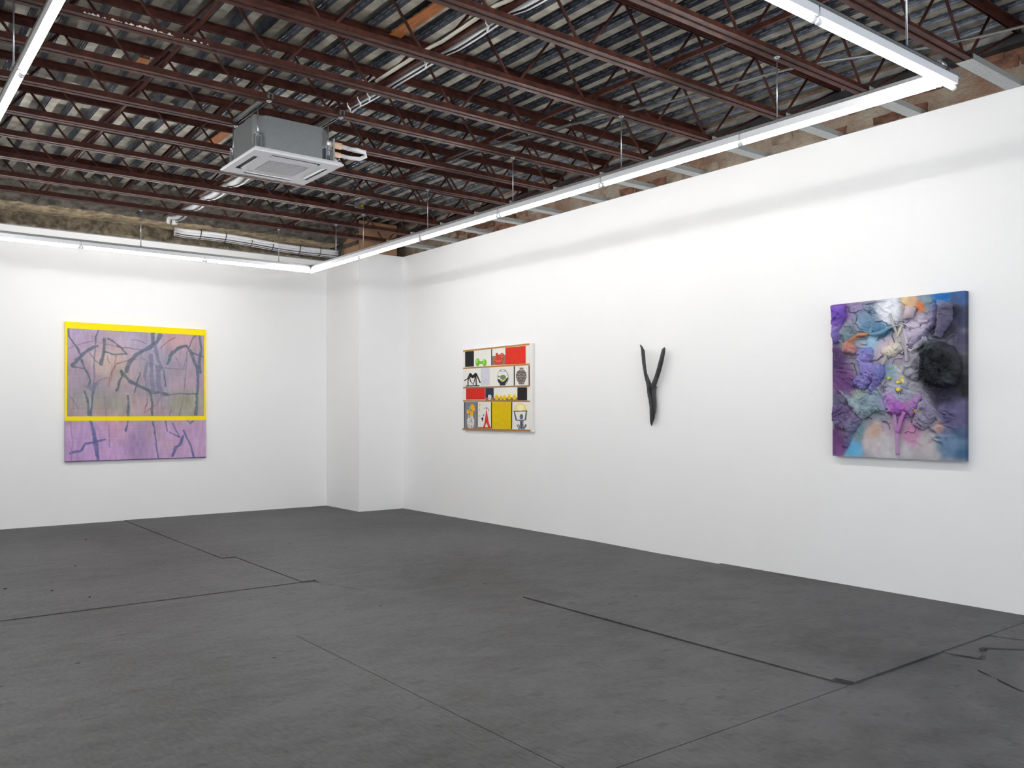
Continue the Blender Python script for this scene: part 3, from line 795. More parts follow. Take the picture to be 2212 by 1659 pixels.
# ------------------------------------------------------------------ art: purple and yellow painting
SHELF_SHAPES=[
 ('painted_shelf_board',(188, 138, 78),3,None,'0.0064,1.1037 1.4638,1.1103 1.4638,1.0883 0.0064,1.0837'),
 ('painted_shelf_board',(188, 138, 78),3,None,'0.0064,0.8642 1.4700,0.8573 1.4700,0.8361 0.0064,0.8450'),
 ('painted_shelf_board',(160, 120, 80),3,None,'0.0064,0.5941 1.4738,0.5842 1.4738,0.5645 0.0064,0.5749'),
 ('painted_shelf_board',(165, 125, 85),3,None,'0.0064,0.4129 1.4763,0.3914 1.4763,0.3733 0.0064,0.3937'),
 ('painted_shelf_board',(165, 120, 70),3,None,'-0.0090,0.0224 1.4862,0.0274 1.4862,0.0046 -0.0090,-0.0003'),
 ('painted_block',(38, 36, 36),1,'black painted block','0.0522,1.0829 0.2626,1.0824 0.2626,0.8691 0.0522,0.8710'),
 ('painted_block',(224, 54, 36),1,'red painted block in the top row','0.9709,1.0843 1.3920,1.0832 1.3920,0.8592 0.9709,0.8641'),
 ('painted_block',(216, 214, 224),1,'pale lilac painted block','0.4267,0.8386 0.6239,0.8374 0.6239,0.6025 0.4267,0.6031'),
 ('painted_block',(212, 44, 34),1,'red painted block in the third row','0.0750,0.5769 0.5217,0.5714 0.5217,0.4157 0.0750,0.4191'),
 ('painted_block',(46, 56, 72),1,'navy painted block','0.5274,0.5704 0.7150,0.5679 0.7150,0.4401 0.5274,0.4409'),
 ('painted_block',(36, 34, 34),1,'black painted block in the third row','1.2217,0.5631 1.4198,0.5602 1.4198,0.3944 1.2217,0.3965'),
 ('painted_block',(128, 130, 140),1,'grey painted block','0.0324,0.3865 0.3465,0.3854 0.3465,0.0158 0.0324,0.0178'),
 ('painted_block',(226, 192, 4),1,'yellow painted block','0.6773,0.3806 1.0961,0.3768 1.0961,0.0259 0.6773,0.0276'),
 ('painted_divider',(70, 58, 54),2,None,'0.6605,1.0842 0.6801,1.0839 0.6801,0.8667 0.6605,0.8667'),
 ('painted_divider',(78, 64, 58),2,None,'1.1474,0.8387 1.1709,0.8385 1.1709,0.5884 1.1474,0.5882'),
 ('painted_divider',(96, 76, 70),2,None,'1.4487,0.8338 1.4713,0.8337 1.4763,0.5825 1.4512,0.5831'),
 ('painted_divider',(50, 50, 56),2,None,'0.0293,0.3866 0.0522,0.3864 0.0431,0.0067 0.0293,0.0065'),
 ('painted_divider',(56, 56, 62),2,None,'0.3304,0.3855 0.3509,0.3853 0.3509,0.0073 0.3304,0.0070'),
 ('painted_divider',(52, 46, 42),2,None,'0.6563,0.3833 0.6773,0.3831 0.6773,0.0276 0.6563,0.0290'),
 ('painted_divider',(58, 50, 40),2,None,'1.0961,0.3784 1.1171,0.3782 1.1119,0.0278 1.0934,0.0275'),
 ('painted_table_top',(150, 112, 84),1,None,'0.5274,0.4409 1.2191,0.4366 1.2191,0.3933 0.5274,0.4039'),
 ('painted_floor_patch',(150, 122, 98),1,None,'0.6801,0.9899 0.9709,0.9929 0.9709,0.8641 0.6801,0.8684'),
 ('painted_floor_patch',(158, 116, 76),1,None,'0.3612,0.0449 0.6549,0.0473 0.6549,0.0240 0.3612,0.0228'),
 ('painted_green_vase',(112, 196, 44),2,None,'0.3991,0.9211 0.3954,0.9005 0.3850,0.8834 0.3694,0.8722 0.3509,0.8689 0.3324,0.8738 0.3167,0.8863 0.3061,0.9045 0.3024,0.9256 0.3061,0.9463 0.3167,0.9635 0.3324,0.9746 0.3509,0.9778 0.3694,0.9728 0.3850,0.9602 0.3954,0.9421;0.5531,0.9074 0.5498,0.8895 0.5405,0.8747 0.5266,0.8651 0.5102,0.8622 0.4937,0.8665 0.4798,0.8773 0.4704,0.8930 0.4671,0.9113 0.4704,0.9292 0.4798,0.9441 0.4937,0.9537 0.5102,0.9565 0.5266,0.9521 0.5405,0.9412 0.5498,0.9255;0.3831,0.9423 0.4295,0.9299 0.4772,0.9378 0.4815,0.8954 0.4295,0.8994 0.3860,0.8954'),
 ('painted_highlight',(176, 228, 110),4,None,'0.3538,0.9351 0.3525,0.9235 0.3487,0.9137 0.3430,0.9073 0.3363,0.9053 0.3295,0.9079 0.3238,0.9148 0.3200,0.9249 0.3186,0.9368 0.3200,0.9485 0.3238,0.9582 0.3295,0.9646 0.3363,0.9666 0.3430,0.9640 0.3487,0.9570 0.3525,0.9469;0.5145,0.9192 0.5133,0.9096 0.5099,0.9016 0.5048,0.8963 0.4987,0.8947 0.4927,0.8969 0.4876,0.9026 0.4841,0.9110 0.4829,0.9207 0.4841,0.9303 0.4876,0.9384 0.4927,0.9436 0.4987,0.9453 0.5048,0.9430 0.5099,0.9373 0.5133,0.9290'),
 ('painted_armchair',(202, 74, 56),2,None,'0.7595,1.0156 0.7912,1.0304 0.8283,0.9971 0.8952,1.0215 0.9372,1.0061 0.9466,0.9321 0.9115,0.9158 0.9115,0.8716 0.7940,0.8668 0.7359,0.8842 0.7164,0.9141 0.7248,0.9461 0.7636,0.9525'),
 ('painted_highlight',(226, 128, 108),4,None,'0.7359,0.9456 0.7940,0.9213 0.8625,0.9230 0.9033,0.9407 0.8979,0.9295 0.8571,0.9101 0.7940,0.9097 0.7414,0.9320;0.8653,1.0018 0.9169,1.0072 0.9223,0.9988 0.8734,0.9865;0.8789,0.9715 0.9304,0.9803 0.9331,0.9704 0.8843,0.9581'),
 ('painted_animal_sculpture',(34, 33, 32),2,None,'0.1341,0.7467 0.1536,0.7805 0.1851,0.7846 0.2358,0.7536 0.3039,0.7854 0.3333,0.7707 0.3333,0.7315 0.2877,0.7228 0.2358,0.7073 0.1791,0.7262;0.1458,0.7577 0.1007,0.7086 0.0275,0.6895 0.0373,0.6784 0.1161,0.6999 0.1645,0.7515;0.1595,0.7402 0.1147,0.6966 0.1114,0.6091 0.1325,0.6084 0.1353,0.6936 0.1777,0.7336;0.1523,0.7276 0.1771,0.6654 0.2545,0.6163 0.2889,0.6890 0.3110,0.7395 0.2939,0.7426 0.2717,0.6920 0.2469,0.6258 0.1932,0.6695 0.1699,0.7294;0.2980,0.7410 0.3069,0.6041 0.3304,0.6040 0.3216,0.7407;0.3153,0.7547 0.3593,0.6936 0.4002,0.6397 0.4240,0.6453 0.3834,0.6990 0.3396,0.7599;0.0674,0.6135 0.3903,0.6108 0.3903,0.5972 0.0674,0.6014'),
 ('painted_fish_bowl',(44, 46, 52),2,None,'0.8458,0.7822 0.8731,0.7940 0.9026,0.7989 0.9327,0.7969 0.9615,0.7882 0.9872,0.7733 1.0078,0.7532 1.0220,0.7292 1.0286,0.7031 1.0273,0.6766 1.0181,0.6515 1.0016,0.6297 0.9791,0.6126 0.9522,0.6014 0.9227,0.5968 0.8926,0.5990 0.8638,0.6080 0.8381,0.6233 0.8175,0.6440 0.8037,0.6685 0.7976,0.6952 0.7999,0.7221 0.8102,0.7472 0.8277,0.7687 0.8513,0.7852 0.8794,0.7957 0.8755,0.7992 0.8466,0.7884 0.8219,0.7711 0.8037,0.7488 0.7930,0.7229 0.7908,0.6952 0.7970,0.6678 0.8113,0.6424 0.8327,0.6209 0.8599,0.6047 0.8908,0.5951 0.9235,0.5927 0.9552,0.5977 0.9838,0.6096 1.0074,0.6275 1.0244,0.6501 1.0339,0.6759 1.0353,0.7031 1.0284,0.7300 1.0138,0.7548 0.9923,0.7758 0.9652,0.7915 0.9343,0.8009 0.9016,0.8030 0.8699,0.7977 0.8416,0.7856;0.9727,0.7882 0.9681,0.7842 0.9541,0.7811 0.9327,0.7796 0.9079,0.7800 0.8841,0.7824 0.8658,0.7861 0.8566,0.7903 0.8566,0.7932 0.8658,0.7966 0.8841,0.7990 0.9079,0.7995 0.9327,0.7981 0.9541,0.7949 0.9681,0.7908 0.9727,0.7864 0.9771,0.7881 0.9712,0.7934 0.9556,0.7980 0.9333,0.8013 0.9077,0.8028 0.8832,0.8023 0.8636,0.7997 0.8521,0.7952 0.8521,0.7886 0.8636,0.7832 0.8832,0.7792 0.9077,0.7767 0.9333,0.7763 0.9556,0.7779 0.9712,0.7814 0.9771,0.7862;0.7995,0.6833 0.8352,0.6822 0.8898,0.6436 0.9439,0.6462 1.0044,0.6917 1.0271,0.6910 1.0111,0.6525 0.9641,0.6130 0.9709,0.5933 0.8461,0.5947 0.8557,0.6142 0.8105,0.6500'),
 ('painted_fish',(110, 130, 86),4,None,'0.9816,0.6990 0.9769,0.6866 0.9635,0.6764 0.9434,0.6700 0.9196,0.6682 0.8957,0.6714 0.8754,0.6791 0.8618,0.6902 0.8571,0.7029 0.8618,0.7153 0.8754,0.7256 0.8957,0.7320 0.9196,0.7337 0.9434,0.7304 0.9635,0.7226 0.9769,0.7116;0.8557,0.7145 0.8146,0.7274 0.8160,0.6976'),
 ('painted_fish_belly',(214, 200, 60),5,None,'0.9574,0.6573 0.9543,0.6530 0.9456,0.6495 0.9324,0.6474 0.9169,0.6470 0.9013,0.6483 0.8881,0.6511 0.8793,0.6551 0.8762,0.6596 0.8793,0.6639 0.8881,0.6674 0.9013,0.6695 0.9169,0.6699 0.9324,0.6686 0.9456,0.6657 0.9543,0.6617'),
 ('painted_urn',(176, 166, 156),2,None,'1.2733,0.8078 1.3438,0.8050 1.3438,0.7859 1.4009,0.7441 1.4110,0.6884 1.3565,0.5966 1.2669,0.5972 1.2087,0.6596 1.1905,0.7196 1.2217,0.7666 1.2733,0.7871'),
 ('painted_urn_pattern',(58, 52, 50),4,None,'1.2286,0.7592 1.2644,0.7686 1.3030,0.7568 1.3417,0.7665 1.3771,0.7575 1.3816,0.7656 1.3408,0.7753 1.3028,0.7656 1.2642,0.7774 1.2225,0.7674;1.2099,0.7405 1.2554,0.7498 1.3030,0.7377 1.3505,0.7471 1.3953,0.7378 1.3989,0.7460 1.3498,0.7559 1.3028,0.7465 1.2552,0.7586 1.2049,0.7489;1.2019,0.7215 1.2515,0.7307 1.3030,0.7186 1.3543,0.7280 1.4030,0.7185 1.4063,0.7268 1.3536,0.7367 1.3028,0.7274 1.2513,0.7395 1.1972,0.7300;1.1993,0.7023 1.2502,0.7116 1.3030,0.6995 1.3556,0.7089 1.4055,0.6994 1.4088,0.7078 1.3549,0.7176 1.3028,0.7082 1.2500,0.7204 1.1947,0.7108;1.2019,0.6830 1.2515,0.6924 1.3030,0.6804 1.3543,0.6899 1.4030,0.6805 1.4063,0.6889 1.3536,0.6986 1.3028,0.6891 1.2513,0.7012 1.1972,0.6914;1.2126,0.6634 1.2567,0.6730 1.3030,0.6612 1.3493,0.6710 1.3927,0.6619 1.3964,0.6702 1.3485,0.6797 1.3028,0.6700 1.2565,0.6818 1.2074,0.6718;1.2259,0.6439 1.2631,0.6536 1.3030,0.6421 1.3429,0.6521 1.3797,0.6433 1.3840,0.6515 1.3420,0.6609 1.3028,0.6509 1.2629,0.6624 1.2200,0.6521;1.2420,0.6244 1.2709,0.6343 1.3030,0.6230 1.3354,0.6333 1.3641,0.6248 1.3693,0.6328 1.3343,0.6420 1.3027,0.6318 1.2706,0.6430 1.2350,0.6323;1.2582,0.6051 1.2787,0.6149 1.3031,0.6039 1.3279,0.6144 1.3481,0.6064 1.3547,0.6140 1.3264,0.6231 1.3027,0.6127 1.2783,0.6237 1.2498,0.6124;1.2682,0.8112 1.3476,0.8080 1.3476,0.7985 1.2682,0.8016'),
 ('painted_cup',(236, 238, 242),2,None,'0.5957,0.4768 0.6521,0.4776 0.6577,0.4292 0.6465,0.4126 0.6013,0.4114 0.5872,0.4300;0.6494,0.4674 0.6648,0.4604 0.6538,0.4451 0.6616,0.4432 0.6731,0.4609 0.6548,0.4711'),
 ('painted_cup_mark',(66, 72, 96),4,None,'0.6253,0.4312 0.6246,0.4280 0.6224,0.4254 0.6192,0.4236 0.6155,0.4230 0.6117,0.4237 0.6085,0.4255 0.6063,0.4283 0.6056,0.4315 0.6063,0.4347 0.6085,0.4374 0.6117,0.4391 0.6155,0.4397 0.6192,0.4390 0.6224,0.4372 0.6246,0.4344;0.6465,0.4610 0.6456,0.4588 0.6432,0.4569 0.6395,0.4557 0.6352,0.4553 0.6309,0.4558 0.6272,0.4571 0.6248,0.4591 0.6239,0.4613 0.6248,0.4636 0.6272,0.4654 0.6309,0.4666 0.6352,0.4670 0.6395,0.4665 0.6432,0.4652 0.6456,0.4632'),
 ('painted_egg',(246, 216, 40),3,None,'0.8256,0.4419 0.8224,0.4284 0.8131,0.4170 0.7993,0.4094 0.7830,0.4069 0.7666,0.4098 0.7526,0.4177 0.7433,0.4294 0.7401,0.4430 0.7433,0.4566 0.7526,0.4681 0.7666,0.4756 0.7830,0.4780 0.7993,0.4750 0.8131,0.4671 0.8224,0.4555'),
 ('painted_egg_face',(84, 62, 20),5,None,'0.7760,0.4508 0.7744,0.4479 0.7705,0.4468 0.7666,0.4480 0.7650,0.4510 0.7666,0.4539 0.7705,0.4550 0.7744,0.4538;0.8009,0.4513 0.7993,0.4484 0.7954,0.4473 0.7915,0.4485 0.7898,0.4515 0.7915,0.4544 0.7954,0.4555 0.7993,0.4542;0.7646,0.4327 0.7831,0.4263 0.8014,0.4331 0.7976,0.4366 0.7828,0.4305 0.7681,0.4362'),
 ('painted_egg',(246, 216, 40),3,None,'0.9101,0.4358 0.9075,0.4239 0.9002,0.4139 0.8892,0.4073 0.8762,0.4051 0.8631,0.4076 0.8520,0.4145 0.8446,0.4247 0.8420,0.4367 0.8446,0.4487 0.8520,0.4587 0.8631,0.4653 0.8762,0.4675 0.8892,0.4649 0.9002,0.4580 0.9075,0.4478'),
 ('painted_egg_face',(84, 62, 20),5,None,'0.8693,0.4446 0.8678,0.4417 0.8639,0.4405 0.8600,0.4418 0.8584,0.4447 0.8600,0.4476 0.8639,0.4488 0.8678,0.4475;0.8938,0.4451 0.8922,0.4422 0.8884,0.4410 0.8846,0.4423 0.8830,0.4452 0.8846,0.4481 0.8884,0.4492 0.8922,0.4480;0.8581,0.4265 0.8763,0.4203 0.8944,0.4269 0.8906,0.4304 0.8760,0.4244 0.8615,0.4300'),
 ('painted_egg',(246, 216, 40),3,None,'0.9937,0.4380 0.9907,0.4249 0.9823,0.4139 0.9696,0.4067 0.9547,0.4042 0.9397,0.4070 0.9270,0.4146 0.9185,0.4258 0.9155,0.4390 0.9185,0.4521 0.9270,0.4632 0.9397,0.4704 0.9547,0.4728 0.9696,0.4700 0.9823,0.4623 0.9907,0.4511'),
 ('painted_egg_face',(84, 62, 20),5,None,'0.9480,0.4468 0.9464,0.4439 0.9426,0.4428 0.9388,0.4440 0.9372,0.4469 0.9388,0.4498 0.9426,0.4509 0.9464,0.4497;0.9722,0.4472 0.9706,0.4444 0.9668,0.4432 0.9630,0.4445 0.9614,0.4474 0.9630,0.4503 0.9668,0.4514 0.9706,0.4501;0.9368,0.4288 0.9549,0.4226 0.9727,0.4292 0.9690,0.4327 0.9546,0.4267 0.9402,0.4323'),
 ('painted_egg',(246, 216, 40),3,None,'1.0921,0.4447 1.0892,0.4318 1.0809,0.4209 1.0684,0.4136 1.0537,0.4112 1.0389,0.4140 1.0264,0.4215 1.0180,0.4327 1.0151,0.4458 1.0180,0.4589 1.0264,0.4698 1.0389,0.4770 1.0537,0.4793 1.0684,0.4765 1.0809,0.4689 1.0892,0.4578'),
 ('painted_egg_face',(84, 62, 20),5,None,'1.0470,0.4535 1.0455,0.4506 1.0417,0.4495 1.0380,0.4508 1.0364,0.4536 1.0380,0.4565 1.0417,0.4576 1.0455,0.4564;1.0709,0.4540 1.0694,0.4511 1.0656,0.4500 1.0619,0.4512 1.0603,0.4541 1.0619,0.4570 1.0656,0.4581 1.0694,0.4568;1.0361,0.4357 1.0538,0.4295 1.0714,0.4361 1.0678,0.4395 1.0535,0.4335 1.0394,0.4391'),
 ('painted_egg',(246, 216, 40),3,None,'1.2022,0.4400 1.1992,0.4268 1.1907,0.4157 1.1781,0.4084 1.1631,0.4059 1.1480,0.4087 1.1353,0.4164 1.1267,0.4278 1.1237,0.4411 1.1267,0.4543 1.1353,0.4654 1.1480,0.4727 1.1631,0.4751 1.1781,0.4723 1.1907,0.4646 1.1992,0.4532'),
 ('painted_egg_face',(84, 62, 20),5,None,'1.1565,0.4487 1.1550,0.4459 1.1513,0.4447 1.1476,0.4460 1.1460,0.4488 1.1476,0.4517 1.1513,0.4528 1.1550,0.4515;1.1800,0.4491 1.1785,0.4463 1.1748,0.4452 1.1711,0.4464 1.1696,0.4493 1.1711,0.4521 1.1748,0.4532 1.1785,0.4520;1.1457,0.4310 1.1632,0.4248 1.1805,0.4314 1.1769,0.4348 1.1629,0.4289 1.1490,0.4344'),
 ('painted_flower_vase',(232, 228, 220),3,None,'0.1190,0.2111 0.2433,0.2131 0.2358,0.1899 0.2729,0.1430 0.2685,0.0745 0.2358,0.0278 0.1386,0.0263 0.1069,0.0726 0.1039,0.1418 0.1341,0.1895'),
 ('painted_vase_specks',(52, 50, 50),5,None,'0.1612,0.1724 0.1565,0.1688 0.1472,0.1688 0.1425,0.1723 0.1472,0.1759 0.1565,0.1759;0.1852,0.1712 0.1815,0.1686 0.1741,0.1686 0.1704,0.1712 0.1741,0.1738 0.1815,0.1738;0.1424,0.0743 0.1390,0.0708 0.1321,0.0707 0.1287,0.0741 0.1321,0.0775 0.1390,0.0776;0.2069,0.1207 0.2025,0.1163 0.1936,0.1162 0.1891,0.1206 0.1936,0.1250 0.2025,0.1251;0.2148,0.1428 0.2105,0.1399 0.2018,0.1398 0.1975,0.1427 0.2018,0.1456 0.2105,0.1457;0.2549,0.1855 0.2518,0.1825 0.2456,0.1825 0.2425,0.1854 0.2456,0.1884 0.2518,0.1884;0.2051,0.0513 0.2015,0.0473 0.1942,0.0472 0.1905,0.0512 0.1942,0.0552 0.2015,0.0553;0.2205,0.1810 0.2172,0.1786 0.2105,0.1785 0.2071,0.1809 0.2105,0.1834 0.2172,0.1834;0.2489,0.0866 0.2461,0.0829 0.2404,0.0829 0.2375,0.0865 0.2404,0.0901 0.2461,0.0902;0.2272,0.1408 0.2228,0.1380 0.2140,0.1380 0.2096,0.1407 0.2140,0.1434 0.2228,0.1435;0.2159,0.0608 0.2116,0.0567 0.2031,0.0566 0.1988,0.0606 0.2031,0.0647 0.2116,0.0648;0.2303,0.1212 0.2255,0.1187 0.2158,0.1187 0.2109,0.1211 0.2158,0.1236 0.2255,0.1237;0.1800,0.0573 0.1763,0.0547 0.1689,0.0546 0.1653,0.0571 0.1689,0.0598 0.1763,0.0599;0.1689,0.0800 0.1640,0.0771 0.1543,0.0770 0.1494,0.0798 0.1543,0.0827 0.1640,0.0828;0.1816,0.1007 0.1775,0.0980 0.1693,0.0979 0.1652,0.1006 0.1693,0.1033 0.1775,0.1034;0.2280,0.1585 0.2235,0.1550 0.2146,0.1549 0.2101,0.1584 0.2146,0.1619 0.2235,0.1620;0.1574,0.0463 0.1526,0.0436 0.1429,0.0435 0.1381,0.0460 0.1429,0.0487 0.1526,0.0488;0.2110,0.0405 0.2069,0.0360 0.1988,0.0359 0.1948,0.0403 0.1988,0.0447 0.2069,0.0448;0.2295,0.0674 0.2271,0.0643 0.2223,0.0642 0.2199,0.0673 0.2223,0.0704 0.2271,0.0704;0.1519,0.1725 0.1490,0.1683 0.1432,0.1682 0.1403,0.1724 0.1432,0.1766 0.1490,0.1766;0.1673,0.1662 0.1635,0.1621 0.1561,0.1620 0.1523,0.1661 0.1561,0.1703 0.1635,0.1703;0.2197,0.0405 0.2169,0.0370 0.2111,0.0369 0.2082,0.0403 0.2111,0.0438 0.2169,0.0439;0.1360,0.0785 0.1317,0.0754 0.1231,0.0753 0.1187,0.0783 0.1231,0.0814 0.1317,0.0815;0.2174,0.0969 0.2131,0.0935 0.2047,0.0934 0.2004,0.0967 0.2047,0.1002 0.2131,0.1003;0.1542,0.1015 0.1505,0.0990 0.1430,0.0989 0.1393,0.1014 0.1430,0.1040 0.1505,0.1040;0.2005,0.1131 0.1959,0.1100 0.1868,0.1099 0.1823,0.1130 0.1868,0.1161 0.1959,0.1162;0.1960,0.1825 0.1931,0.1786 0.1874,0.1786 0.1846,0.1825 0.1874,0.1864 0.1931,0.1864;0.1808,0.1268 0.1758,0.1237 0.1659,0.1236 0.1609,0.1267 0.1659,0.1298 0.1758,0.1299;0.1740,0.1328 0.1703,0.1303 0.1629,0.1302 0.1592,0.1327 0.1629,0.1351 0.1703,0.1352;0.2497,0.1037 0.2458,0.0998 0.2380,0.0997 0.2341,0.1035 0.2380,0.1074 0.2458,0.1075;0.2404,0.0435 0.2360,0.0394 0.2271,0.0393 0.2226,0.0432 0.2271,0.0474 0.2360,0.0475;0.1615,0.0616 0.1578,0.0585 0.1504,0.0584 0.1467,0.0614 0.1504,0.0644 0.1578,0.0645;0.2024,0.1461 0.1992,0.1425 0.1928,0.1424 0.1896,0.1460 0.1928,0.1497 0.1992,0.1497;0.1415,0.0972 0.1379,0.0941 0.1307,0.0940 0.1271,0.0971 0.1307,0.1002 0.1379,0.1003'),
 ('painted_flowers',(246, 178, 24),4,None,'0.2803,0.3175 0.2765,0.3038 0.2656,0.2922 0.2492,0.2844 0.2299,0.2817 0.2105,0.2845 0.1940,0.2924 0.1830,0.3042 0.1791,0.3180 0.1830,0.3318 0.1940,0.3435 0.2105,0.3512 0.2299,0.3538 0.2492,0.3509 0.2656,0.3430 0.2765,0.3313;0.2892,0.2833 0.2867,0.2735 0.2797,0.2652 0.2691,0.2596 0.2566,0.2577 0.2441,0.2596 0.2335,0.2652 0.2264,0.2736 0.2239,0.2835 0.2264,0.2933 0.2335,0.3016 0.2441,0.3072 0.2566,0.3091 0.2691,0.3071 0.2797,0.3015 0.2867,0.2931;0.1581,0.2526 0.1556,0.2400 0.1484,0.2294 0.1377,0.2223 0.1250,0.2197 0.1123,0.2222 0.1015,0.2293 0.0943,0.2400 0.0917,0.2526 0.0943,0.2652 0.1015,0.2758 0.1123,0.2830 0.1250,0.2854 0.1377,0.2829 0.1484,0.2758 0.1556,0.2651;0.2537,0.2285 0.2505,0.2154 0.2415,0.2043 0.2280,0.1968 0.2120,0.1941 0.1960,0.1967 0.1824,0.2041 0.1733,0.2153 0.1701,0.2284 0.1733,0.2416 0.1824,0.2528 0.1960,0.2603 0.2120,0.2629 0.2280,0.2602 0.2415,0.2528 0.2505,0.2417'),
 ('painted_leaves',(140, 176, 150),3,None,'0.1715,0.1846 0.1896,0.2634 0.1500,0.3254 0.1302,0.3213 0.1687,0.2624 0.1507,0.1861;0.1881,0.2030 0.1791,0.2795 0.2144,0.3297 0.1977,0.3336 0.1612,0.2808 0.1702,0.2022'),
 ('painted_red_cone',(222, 58, 48),3,None,'0.5531,0.2944 0.5701,0.2290 0.6013,0.1202 0.6465,0.0338 0.5957,0.0381 0.5588,0.1081 0.5302,0.0775 0.5159,0.0353 0.4758,0.0364 0.5131,0.1110 0.5388,0.2205'),
 ('painted_wire',(40, 40, 44),4,None,'0.5035,0.2883 0.5289,0.3015 0.5525,0.3062 0.5821,0.2950 0.6101,0.2617 0.6152,0.2632 0.5866,0.2970 0.5536,0.3095 0.5259,0.3044 0.4997,0.2908;0.5495,0.3129 0.5495,0.2877 0.5566,0.2877 0.5566,0.3129'),
 ('painted_yellow_petals',(240, 206, 60),3,None,'0.3831,0.3714 0.4180,0.3474 0.3976,0.3204 0.3801,0.3392;0.3714,0.2797 0.4005,0.2983 0.4150,0.2542;0.3685,0.1777 0.3860,0.2100 0.4063,0.1948'),
 ('painted_navy_petals',(34, 36, 92),3,None,'0.4353,0.1678 0.4758,0.1782 0.4844,0.1597 0.4613,0.1173;0.4729,0.2103 0.4987,0.2204 0.4844,0.1867'),
 ('painted_lamp_shade',(246, 222, 140),3,None,'1.1500,0.2571 1.1513,0.2587 1.1552,0.2841 1.1669,0.3080 1.1855,0.3290 1.2099,0.3458 1.2387,0.3574 1.2701,0.3632 1.3023,0.3630 1.3334,0.3567 1.3617,0.3447 1.3855,0.3278 1.4035,0.3070 1.4147,0.2835 1.4185,0.2585 1.4198,0.2569'),
 ('painted_lamp_glow',(253, 243, 200),5,None,'1.3654,0.3014 1.3598,0.2856 1.3438,0.2722 1.3198,0.2633 1.2913,0.2602 1.2628,0.2634 1.2385,0.2724 1.2222,0.2860 1.2165,0.3019 1.2222,0.3179 1.2385,0.3313 1.2628,0.3401 1.2913,0.3431 1.3198,0.3398 1.3438,0.3307 1.3598,0.3172'),
 ('painted_shade_rim',(46, 46, 50),5,None,'1.1460,0.2619 1.4210,0.2664 1.4210,0.2569 1.1460,0.2523'),
 ('painted_seated_figure',(112, 116, 130),3,None,'1.3399,0.1871 1.3373,0.1731 1.3299,0.1612 1.3187,0.1532 1.3054,0.1503 1.2922,0.1530 1.2809,0.1609 1.2734,0.1727 1.2708,0.1868 1.2734,0.2008 1.2809,0.2128 1.2922,0.2207 1.3054,0.2236 1.3187,0.2208 1.3299,0.2129 1.3373,0.2010;1.2682,0.1460 1.3476,0.1490 1.3425,0.1029 1.3527,0.0427 1.3093,0.0261 1.2630,0.0413 1.2785,0.1022;1.2819,0.1509 1.2101,0.1498 1.1706,0.2538 1.1476,0.2507 1.1864,0.1396 1.2802,0.1334;1.3408,0.1341 1.4024,0.1476 1.4197,0.2577 1.3971,0.2594 1.3740,0.1542 1.3340,0.1510;1.2980,0.0439 1.2433,0.0976 1.2108,0.0826 1.2530,0.0240 1.2833,0.0333 1.2377,0.0887 1.2207,0.0866 1.2692,0.0330;1.3479,0.0330 1.4109,0.0865 1.3913,0.0887 1.3313,0.0354 1.3587,0.0243 1.4155,0.0804 1.3909,0.0984 1.3218,0.0454'),
 ('painted_figure_shadow',(60, 64, 78),5,None,'1.3336,0.2013 1.3324,0.1983 1.3291,0.1957 1.3241,0.1940 1.3182,0.1933 1.3124,0.1939 1.3074,0.1956 1.3040,0.1982 1.3029,0.2012 1.3040,0.2043 1.3074,0.2069 1.3124,0.2086 1.3182,0.2093 1.3241,0.2087 1.3291,0.2070 1.3324,0.2044;1.3042,0.1343 1.3067,0.0467 1.3170,0.0470 1.3144,0.1345;1.1665,0.2324 1.2056,0.1522 1.2118,0.1534 1.1727,0.2335;1.3977,0.2382 1.3800,0.1590 1.3863,0.1585 1.4040,0.2377'),
]
